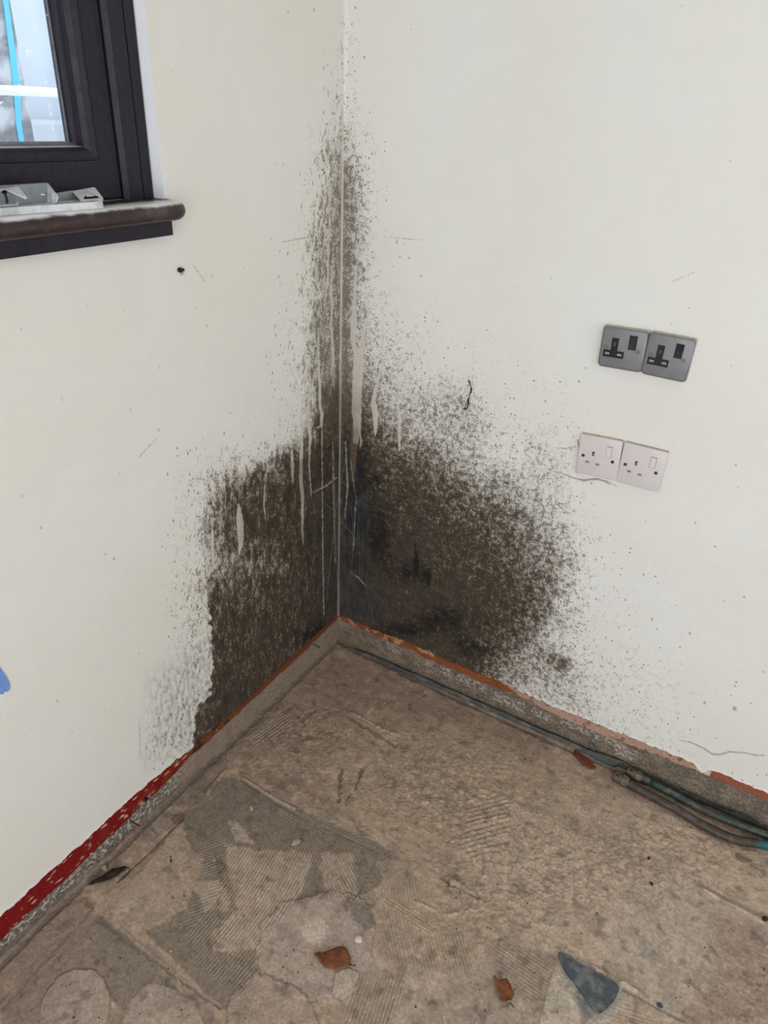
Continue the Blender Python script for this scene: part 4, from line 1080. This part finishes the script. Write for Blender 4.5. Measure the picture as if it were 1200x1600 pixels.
# damp-proof membrane edge
t = NT('blue_membrane'); q = t.pos(); n = t.noise(q, 30, 4, .6); n3 = t.noise(q, 260, 3)
c = t.mix(t.lin(n3, .3, .7), S(50, 62, 68), S(68, 78, 80)); c = t.mix(t.remap(n, .46, .62, .15, .9), c, S(112, 100, 88))
M_MEMB = t.out(c, .45, t.bump(n3, .3, .0006), 0, .4)
s = np.arange(.02, 1.30, .004); vv = np.linspace(0, 1, 7); Sg, Vg = np.meshgrid(s, vv, indexing='ij'); Sf, Vf = Sg.ravel(), Vg.ravel()
hh = .013 + .004 * fbm(Sf, Sf * 0, 12, 3, 501) + .009 * np.exp(-((Sf - .85) / .05) ** 2)
oo = .004 + .0025 * fbm(Sf, Vf * .03, 25, 3, 511) + .004 * np.exp(-((Sf - .85) / .05) ** 2) * (1 - Vf) + .004 * (1 - Vf) * (Sf < .86)
hh *= sstep(.02, .12, Sf); oo = np.where(Sf > .86, np.minimum(oo, .0032), oo)
Vm = np.stack([Sf, -oo, .0005 + hh * Vf], 1)
me = mesh_np('damp_membrane', Vm, grid_faces(len(s), len(vv))); o = link('damp_membrane', me, M_MEMB)
md = o.modifiers.new('thick', 'SOLIDIFY'); md.thickness = .0008
tag(o, 'dusty blue plastic damp-proof membrane edge between floor and right wall', 'membrane')
bm = bmesh.new(); add_tube(bm, smooth_path([rw(1030, 1226, -.012), rw(1052, 1234, -.014), rw(1075, 1244, -.013), rw(1095, 1256, -.014), rw(1125, 1263, -.012), rw(1140, 1268, -.012), rw(1150, 1267, -.012), rw(1170, 1276, -.011), rw(1186, 1286, -.010)], 5), .0016, 8)  # dark tube put in for the gap shadow along the membrane
o = from_bm('membrane_gap_shadow', bm, simple('gap_shadow_blue', S(26, 40, 56), .5), None, True); tag(o, 'thin dark tube standing for the membrane gap shadow, behind the two pipes', 'shadow')
bm = bmesh.new(); add_tube(bm, smooth_path([rw(922, 1161, -.006), rw(926, 1167, -.010), rw(930, 1172, -.012)], 4), [.0035] * 9, 8)
o = from_bm('blue_plug', bm, simple('blue_grey_plastic', S(66, 92, 104), .5), None, True); tag(o, 'small blue plastic stub at the foot of the right wall, by the brown leaf', 'plug')

# ------------------------------------------------------------------ small things on the walls
M_RUST = simple('rusty_iron', S(44, 28, 22), .7, .3, .2, 300, .4)
def nail(a, b, lab):
    bm = bmesh.new(); a, b = Vector(a), Vector(b); d = (b - a).normalized()
    add_tube(bm, [a - d * .006, b], .0013, 8); add_tube(bm, [b, b + d * .0012], .0030, 10)
    o = from_bm('nail', bm, M_RUST); tag(o, lab, 'nail', 'nails at the foot of the left wall')
nail(lw(490.5, 1007, -.004), lw(498.5, 1011.5, .010), 'rusty nail sticking out close to the room corner')
nail(lw(205, 1283, -.004), lw(218, 1290.5, .015), 'rusty nail sticking out under the red band of the left wall')
bm = bmesh.new(); p0 = Vector(lw(279.5, 421.5, 0))
add_tube(bm, [p0 - Vector((.002, 0, 0)), p0 + Vector((.005, 0, 0)), p0 + Vector((.0065, 0, 0))], [.0042, .0044, .003], 10)
add_tube(bm, [p0 + Vector((.004, .003, 0)), p0 + Vector((.006, .0065, -.0005))], [.003, .0025], 8)
add_tube(bm, [p0 + Vector((.003, 0, -.003)), p0 + Vector((.003, .003, -.009))], .0006, 5); add_tube(bm, [p0 + Vector((.003, .003, -.002)), p0 + Vector((.003, .008, -.008))], .0005, 5)
o = from_bm('wall_plug', bm, M_BLACK, None, True); tag(o, 'tiny black plug with frayed ends in the wall below the sill', 'plug')
bm = bmesh.new(); hk = [(731.5, 593.5), (733, 597), (735.2, 603), (736.4, 608), (735.5, 613), (733.5, 618), (732.5, 622), (731.5, 630), (730.8, 634), (728.8, 638.5), (725.8, 639.6), (723.8, 637.2)]
w_ = [.0008, .0014, .0008, .0015, .0017, .0007, .0012, .0020, .0015, .0013, .0015, .0009]
P_ = smooth_path([rw(x, y, -.004 - .003 * math.sin(i)) for i, (x, y) in enumerate(hk)], 4); rr = np.interp(np.linspace(0, 11, len(P_)), range(12), w_)
add_tube(bm, P_, list(rr), 8)
add_tube(bm, smooth_path([rw(731, 624, -.005), rw(728, 631, -.006), rw(726.5, 637, -.006), rw(728, 639, -.006)], 4), .0007, 6)
for a_, b_ in (((734, 622.5), (736.5, 623)), ((732, 631), (734, 631.2)), ((729, 624.5), (731.5, 624)), ((732.5, 595), (735, 595.5))): add_tube(bm, [rw(*a_, -.005), rw(*b_, -.006)], .0005, 5)
o = from_bm('hooked_wire', bm, M_RUST, None, True); tag(o, 'thin dark hooked wire hanging on the right wall above the mould', 'wire')
bm = bmesh.new(); pts = [lw(-24, 1022, .0012), lw(-1, 1041.5, .0012), lw(9, 1055, .0014), lw(15, 1067, .0016), lw(16, 1073, .0016), lw(15.5, 1078, .0014), lw(11, 1081, .0012), lw(7, 1081, .0012), lw(5, 1085, .0012), lw(0, 1085, .0012), lw(-24, 1088, .0012)]
sheet(bm, pts, .0010)
o = from_bm('painters_tape', bm, simple('pale_blue_tape', S(112, 150, 214), .6, 0, .08, 60, .2)); tag(o, 'torn pale blue tape on the left wall', 'tape')
# cobweb strands in the corner and by the window
bm = bmesh.new()
NODE_ = np.array(lw(524, 800, .007)) 
for b_ in (lw(528, 955, .003), lw(510, 940, .001), lw(489, 768, .001), rw(543, 700, -.001), lw(522, 690, .001), rw(556, 842, -.001)):
    b_ = np.array(b_); add_tube(bm, [NODE_, (NODE_ + b_) / 2 + np.array([.0005, -.0005, -.003]), b_], .00022, 4)
bmesh.ops.create_icosphere(bm, subdivisions=1, radius=.0005, matrix=Matrix.Translation(NODE_))
bmesh.ops.remove_doubles(bm, verts=bm.verts, dist=.0003)
o = from_bm('cobweb', bm, simple('pale_web', S(170, 165, 160), .8)); tag(o, 'fine pale cobweb strands hanging in the room corner', 'cobweb')

# ------------------------------------------------------------------ leaves, shards and crumbs on the floor
def blade(name, outline, z0, arch, curl, mat, parent=None, seed=0, cuts=4, th=.0006, plane=None):
    pts = [Vector(fl(x, y, z0)) for x, y in outline]; ctr = sum(pts, Vector()) / len(pts); R_ = max((p - ctr).length for p in pts)
    bm = bmesh.new(); vs = [bm.verts.new(p) for p in pts]; cv = bm.verts.new(ctr)
    for i in range(len(vs)): bm.faces.new((vs[i], vs[(i + 1) % len(vs)], cv))
    bmesh.ops.subdivide_edges(bm, edges=bm.edges[:], cuts=cuts, use_grid_fill=True)
    for v in bm.verts:
        d = (v.co - ctr); r = d.length / R_
        nz_ = float(perlin(np.array([v.co.x * 55 + seed]), np.array([v.co.y * 55]), 3)[0]); n2_ = float(perlin(np.array([v.co.x * 160 + seed]), np.array([v.co.y * 160]), 5)[0])
        v.co.z = z0 + arch * (1 - r * r) + curl * (r ** 3) * (.5 + 1.2 * max(nz_, -.4)) + .0012 * n2_
        v.co.z = max(v.co.z, .0012)
    o = from_bm(name, bm, mat, parent, True)
    md = o.modifiers.new('thick', 'SOLIDIFY'); md.thickness = th; md.offset = 1
    return o
t = NT('dry_leaf'); q = t.pos(); n = t.noise(q, 70, 4, .6); n2 = t.noise(q, 420, 3)
c = t.mix(t.lin(n, .35, .65), S(96, 54, 30), S(130, 80, 46)); c = t.mix(t.math('MULTIPLY', t.remap(n2, .56, .68), .5), c, S(84, 46, 26))
M_LEAF = t.out(c, .6, t.bump(n2, .5, .0006), 0, .3)
t = NT('dark_dry_leaf'); q = t.pos(); n = t.noise(q, 70, 4, .6); n2 = t.noise(q, 320, 3)
c = t.mix(t.lin(n, .35, .65), S(34, 26, 22), S(66, 52, 42)); M_DLEAF = t.out(c, .8, t.bump(n2, .8, .001), 0, .2)
def leaf(outline, stem, mat, label, arch=.004, curl=.006, seed=0):
    c_ = np.mean([fl(x, y) for x, y in outline], 0); root = empty('dead_leaf', c_); tag(root, label, 'leaf', 'dead leaves on the floor')
    blade('leaf_blade', outline, .002, arch, curl, mat, root, seed)
    if stem:
        bm = bmesh.new(); add_tube(bm, [fl(x, y, .004) for x, y in stem], .0009, 6); from_bm('leaf_stem', bm, M_RUST, root, True)
leaf([(490, 1488.5), (494, 1490.5), (498, 1487), (503, 1489.5), (512, 1487.5), (521, 1483.5), (530, 1480.3), (537, 1480), (542, 1486), (545, 1491), (547, 1496), (549, 1500), (547, 1503), (549, 1507.5), (545, 1510), (537, 1512), (530, 1514), (524, 1515.5), (514, 1514.5), (508, 1513), (503, 1508), (498, 1501), (494, 1496)],
     [(547, 1507), (551, 1508.6), (556, 1508)], M_LEAF, 'brown curled dead leaf lying left, near the bottom middle', .004, .008, 1)
leaf([(768.5, 1527), (772, 1529), (774, 1527), (777, 1531), (779, 1533), (784, 1531.5), (788, 1530.5), (790, 1529), (793, 1532), (796, 1537), (798.5, 1542), (800, 1549), (802.5, 1553), (803, 1556), (801, 1560), (799, 1566), (794, 1567.5), (787, 1568), (782, 1565), (779, 1560), (778, 1552), (776, 1545), (773, 1540), (772, 1535)],
     [(797, 1567), (801, 1571), (803, 1575)], M_LEAF, 'brown upright-looking dead leaf beside the dark tile shard', .004, .008, 4)
leaf([(896, 1174), (900, 1172), (904, 1176), (911, 1181), (917, 1186), (923, 1192), (931, 1198), (930, 1202), (922, 1202), (912, 1197), (903, 1188), (898, 1180)], None,
     simple('reddish_leaf', S(112, 58, 42), .6, 0, .2, 120, .4), 'narrow reddish dead leaf against the pipe side of the right wall', .003, .004, 9)
leaf([(137, 1384), (143, 1379), (152, 1374), (161, 1371), (170, 1365), (177, 1360), (186, 1358), (196, 1355), (199, 1357), (196, 1361), (190, 1366), (183, 1372), (174, 1377), (165, 1380), (152, 1382)],
     [(197, 1356), (201, 1355.5), (203, 1359), (198, 1367), (192, 1374)], M_DLEAF, 'shrivelled black leaf with a looped stalk by the left wall foot', .007, .003, 12)
leaf([(1149, 1335), (1153, 1333.5), (1160, 1339), (1167, 1342), (1174, 1344), (1176, 1347), (1169, 1349), (1160, 1346), (1152, 1341)], None,
     simple('grey_brown_leaf', S(124, 106, 84), .7, 0, .15, 160, .4), 'small grey-brown leaf scrap below the turquoise pipe end', .003, .002, 15)
# shard of dark tile bedded in mortar
t = NT('slate_tile'); q = t.pos(); n = t.noise(q, 30, 5, .65); n2 = t.noise(q, 140, 4)
c = t.mix(t.lin(n2, .3, .7), S(54, 62, 68), S(84, 90, 94)); c = t.mix(t.remap(n, .48, .64), c, S(112, 114, 114)); c = t.mix(t.math('MULTIPLY', t.remap(n2, .6, .72), .6), c, S(38, 44, 50))
M_SLATE = t.out(c, .6, t.bump(n2, .3, .0006), 0, .4)
out = [(872.7, 1488.7), (876, 1488.2), (881, 1493), (889, 1498), (897, 1502.7), (904, 1506.5), (912, 1510), (926.7, 1517), (934, 1523), (945, 1527), (956, 1533), (962, 1537), (966, 1542), (966.5, 1548), (963, 1558), (958, 1566), (950, 1574), (943, 1580), (937, 1584), (932, 1583), (925, 1577.7), (917, 1566), (909, 1553), (902, 1543), (896, 1534.7), (888, 1526), (880, 1513), (875, 1502)]
bm = bmesh.new(); pts = [fl(x, y, 0) for x, y in out][::-1]; a, b, fs = add_prism(bm, [(p[0], p[1]) for p in pts], -.003, .0042)
bmesh.ops.bevel(bm, geom=[e for e in bm.edges if all(v.co.z > .004 for v in e.verts)], offset=.0007, segments=2, affect='EDGES')
o = from_bm('tile_shard', bm, M_SLATE); tag(o, 'triangular dark slate-grey tile shard set in the floor, bottom right', 'tile')
# chips of mortar
M_CHIP = simple('mortar_chip', S(168, 152, 134), .85, 0, .12, 160, .6)
M_CHIPD = simple('dull_mortar_chip', S(140, 122, 106), .85, 0, .12, 160, .6)
M_CHIPW = simple('pale_chip', S(206, 198, 184), .8, 0, .08, 160, .4)
M_CHIPB = simple('dark_chip', S(48, 40, 34), .8, 0, .15, 160, .4)
def chip(px, py, wx, wy, hz, ang, mat, label=None, seed=0, bm=None):
    own = bm is None
    if own: bm = bmesh.new()
    rnd = random.Random(seed); p = fl(px, py, 0); n_ = rnd.choice((5, 6, 7)); ring_ = []
    for k in range(n_):
        a_ = 2 * math.pi * (k + rnd.uniform(-.25, .25)) / n_; r_ = rnd.uniform(.82, 1.1)
        u_, v_ = wx / 2 * math.cos(a_) * r_, wy / 2 * math.sin(a_) * r_
        ring_.append((u_ * math.cos(ang) - v_ * math.sin(ang), u_ * math.sin(ang) + v_ * math.cos(ang), rnd.uniform(.7, 1.0)))
    a = [bm.verts.new((p[0] + u_, p[1] + v_, -.0012)) for u_, v_, _ in ring_]
    b = [bm.verts.new((p[0] + u_ * .86, p[1] + v_ * .86, hz * k_)) for u_, v_, k_ in ring_]
    bm.faces.new(a[::-1])
    for i in range(n_): bm.faces.new((a[i], a[(i + 1) % n_], b[(i + 1) % n_], b[i]))
    c_ = bm.verts.new((p[0], p[1], hz * rnd.uniform(.95, 1.15)))
    for i in range(n_): bm.faces.new((b[i], b[(i + 1) % n_], c_))
    if own:
        o = from_bm('mortar_chip', bm, mat); tag(o, label, 'chip', 'chips of mortar on the floor')
for i, (x, y, a_, b_, h_, an, m_, lab) in enumerate([
    (463, 1317, .024, .013, .007, 1.0, M_CHIP, 'long mortar chip on the combed grey patch, left of centre'),
    (707, 1380, .016, .014, .008, .7, M_CHIP, 'squarish mortar chip lying in the scraped hollow'),
    (560, 1468, .017, .015, .005, .3, M_CHIPW, 'pale rounded mortar chip above the left brown leaf'),
    (675, 1572, .018, .013, .007, .2, M_CHIPD, 'brown mortar chip at the bottom centre edge'),
    (675, 1495, .012, .014, .007, .9, M_CHIPD, 'small brown chip above the combed ridges, bottom centre'),
    (778, 1354, .018, .012, .008, .8, M_CHIP, 'mortar chip on the crumbly ridge right of centre'),
    (707, 1315, .012, .009, .006, .4, M_CHIP, 'small mortar chip above the scraped hollow'),
    (393, 1264, .010, .010, .006, .3, M_CHIP, 'small round chip on the grey patch near the left wall'),
    (283, 1258, .012, .012, .008, .3, M_CHIPD, 'brown lump beside the left wall foot'),
    (163, 1358, .012, .012, .009, .3, M_CHIP, 'rounded pale pebble above the black leaf'),
    (335, 1344, .009, .009, .005, .3, M_CHIP, 'tiny pale chip on the left combed patch'),
    (267, 1345, .005, .009, .003, .9, M_CHIPB, 'tiny dark chip left of the combed patch'),
    (1018, 1381, .006, .010, .004, 1.2, M_CHIPB, 'tiny dark chip in the middle of the right floor'),
    (1014, 1341, .006, .006, .004, 0, M_CHIPB, 'tiny black chip above the other dark one, right floor'),
    (1031, 1571, .009, .014, .004, 1.2, simple('slate_chip', S(66, 74, 82), .6), 'small blue-grey chip right of the tile shard'),
    (1186, 1312, .009, .008, .005, 0, M_CHIPW, 'whitish chip near the right edge under the pipe'),
    (1195, 1436, .012, .009, .006, .2, M_CHIPB, 'dark crumb at the far right of the floor')]):
    chip(x, y, a_, b_, h_, an, m_, lab, 40 + i)
rnd = random.Random(5)
t = NT('crumb_mix'); vd, vc = t.voro(t.pos(), 90)
r_ = t.sep(vc); c = t.mix(t.remap(r_[0], .45, .55), S(70, 58, 48), S(178, 162, 144)); M_CRUMB = t.out(c, .9)
bm = bmesh.new(); k = 0
while k < 420:
    x, y = rnd.uniform(60, 1195), rnd.uniform(1030, 1598)
    p = fl(x, y)
    if not (.02 < p[0] < 1.4 and -1.3 < p[1] < -.05): continue
    sz = rnd.choice((.0015, .0018, .0022, .003, .004)); chip(x, y, sz, sz * rnd.uniform(.6, 1.3), sz * .6, rnd.uniform(0, 3), None, None, 900 + k, bm); k += 1
o = from_bm('floor_crumbs', bm, M_CRUMB); tag(o, 'fine crumbs of mortar scattered over the dusty floor', 'crumbs', None, 'stuff')
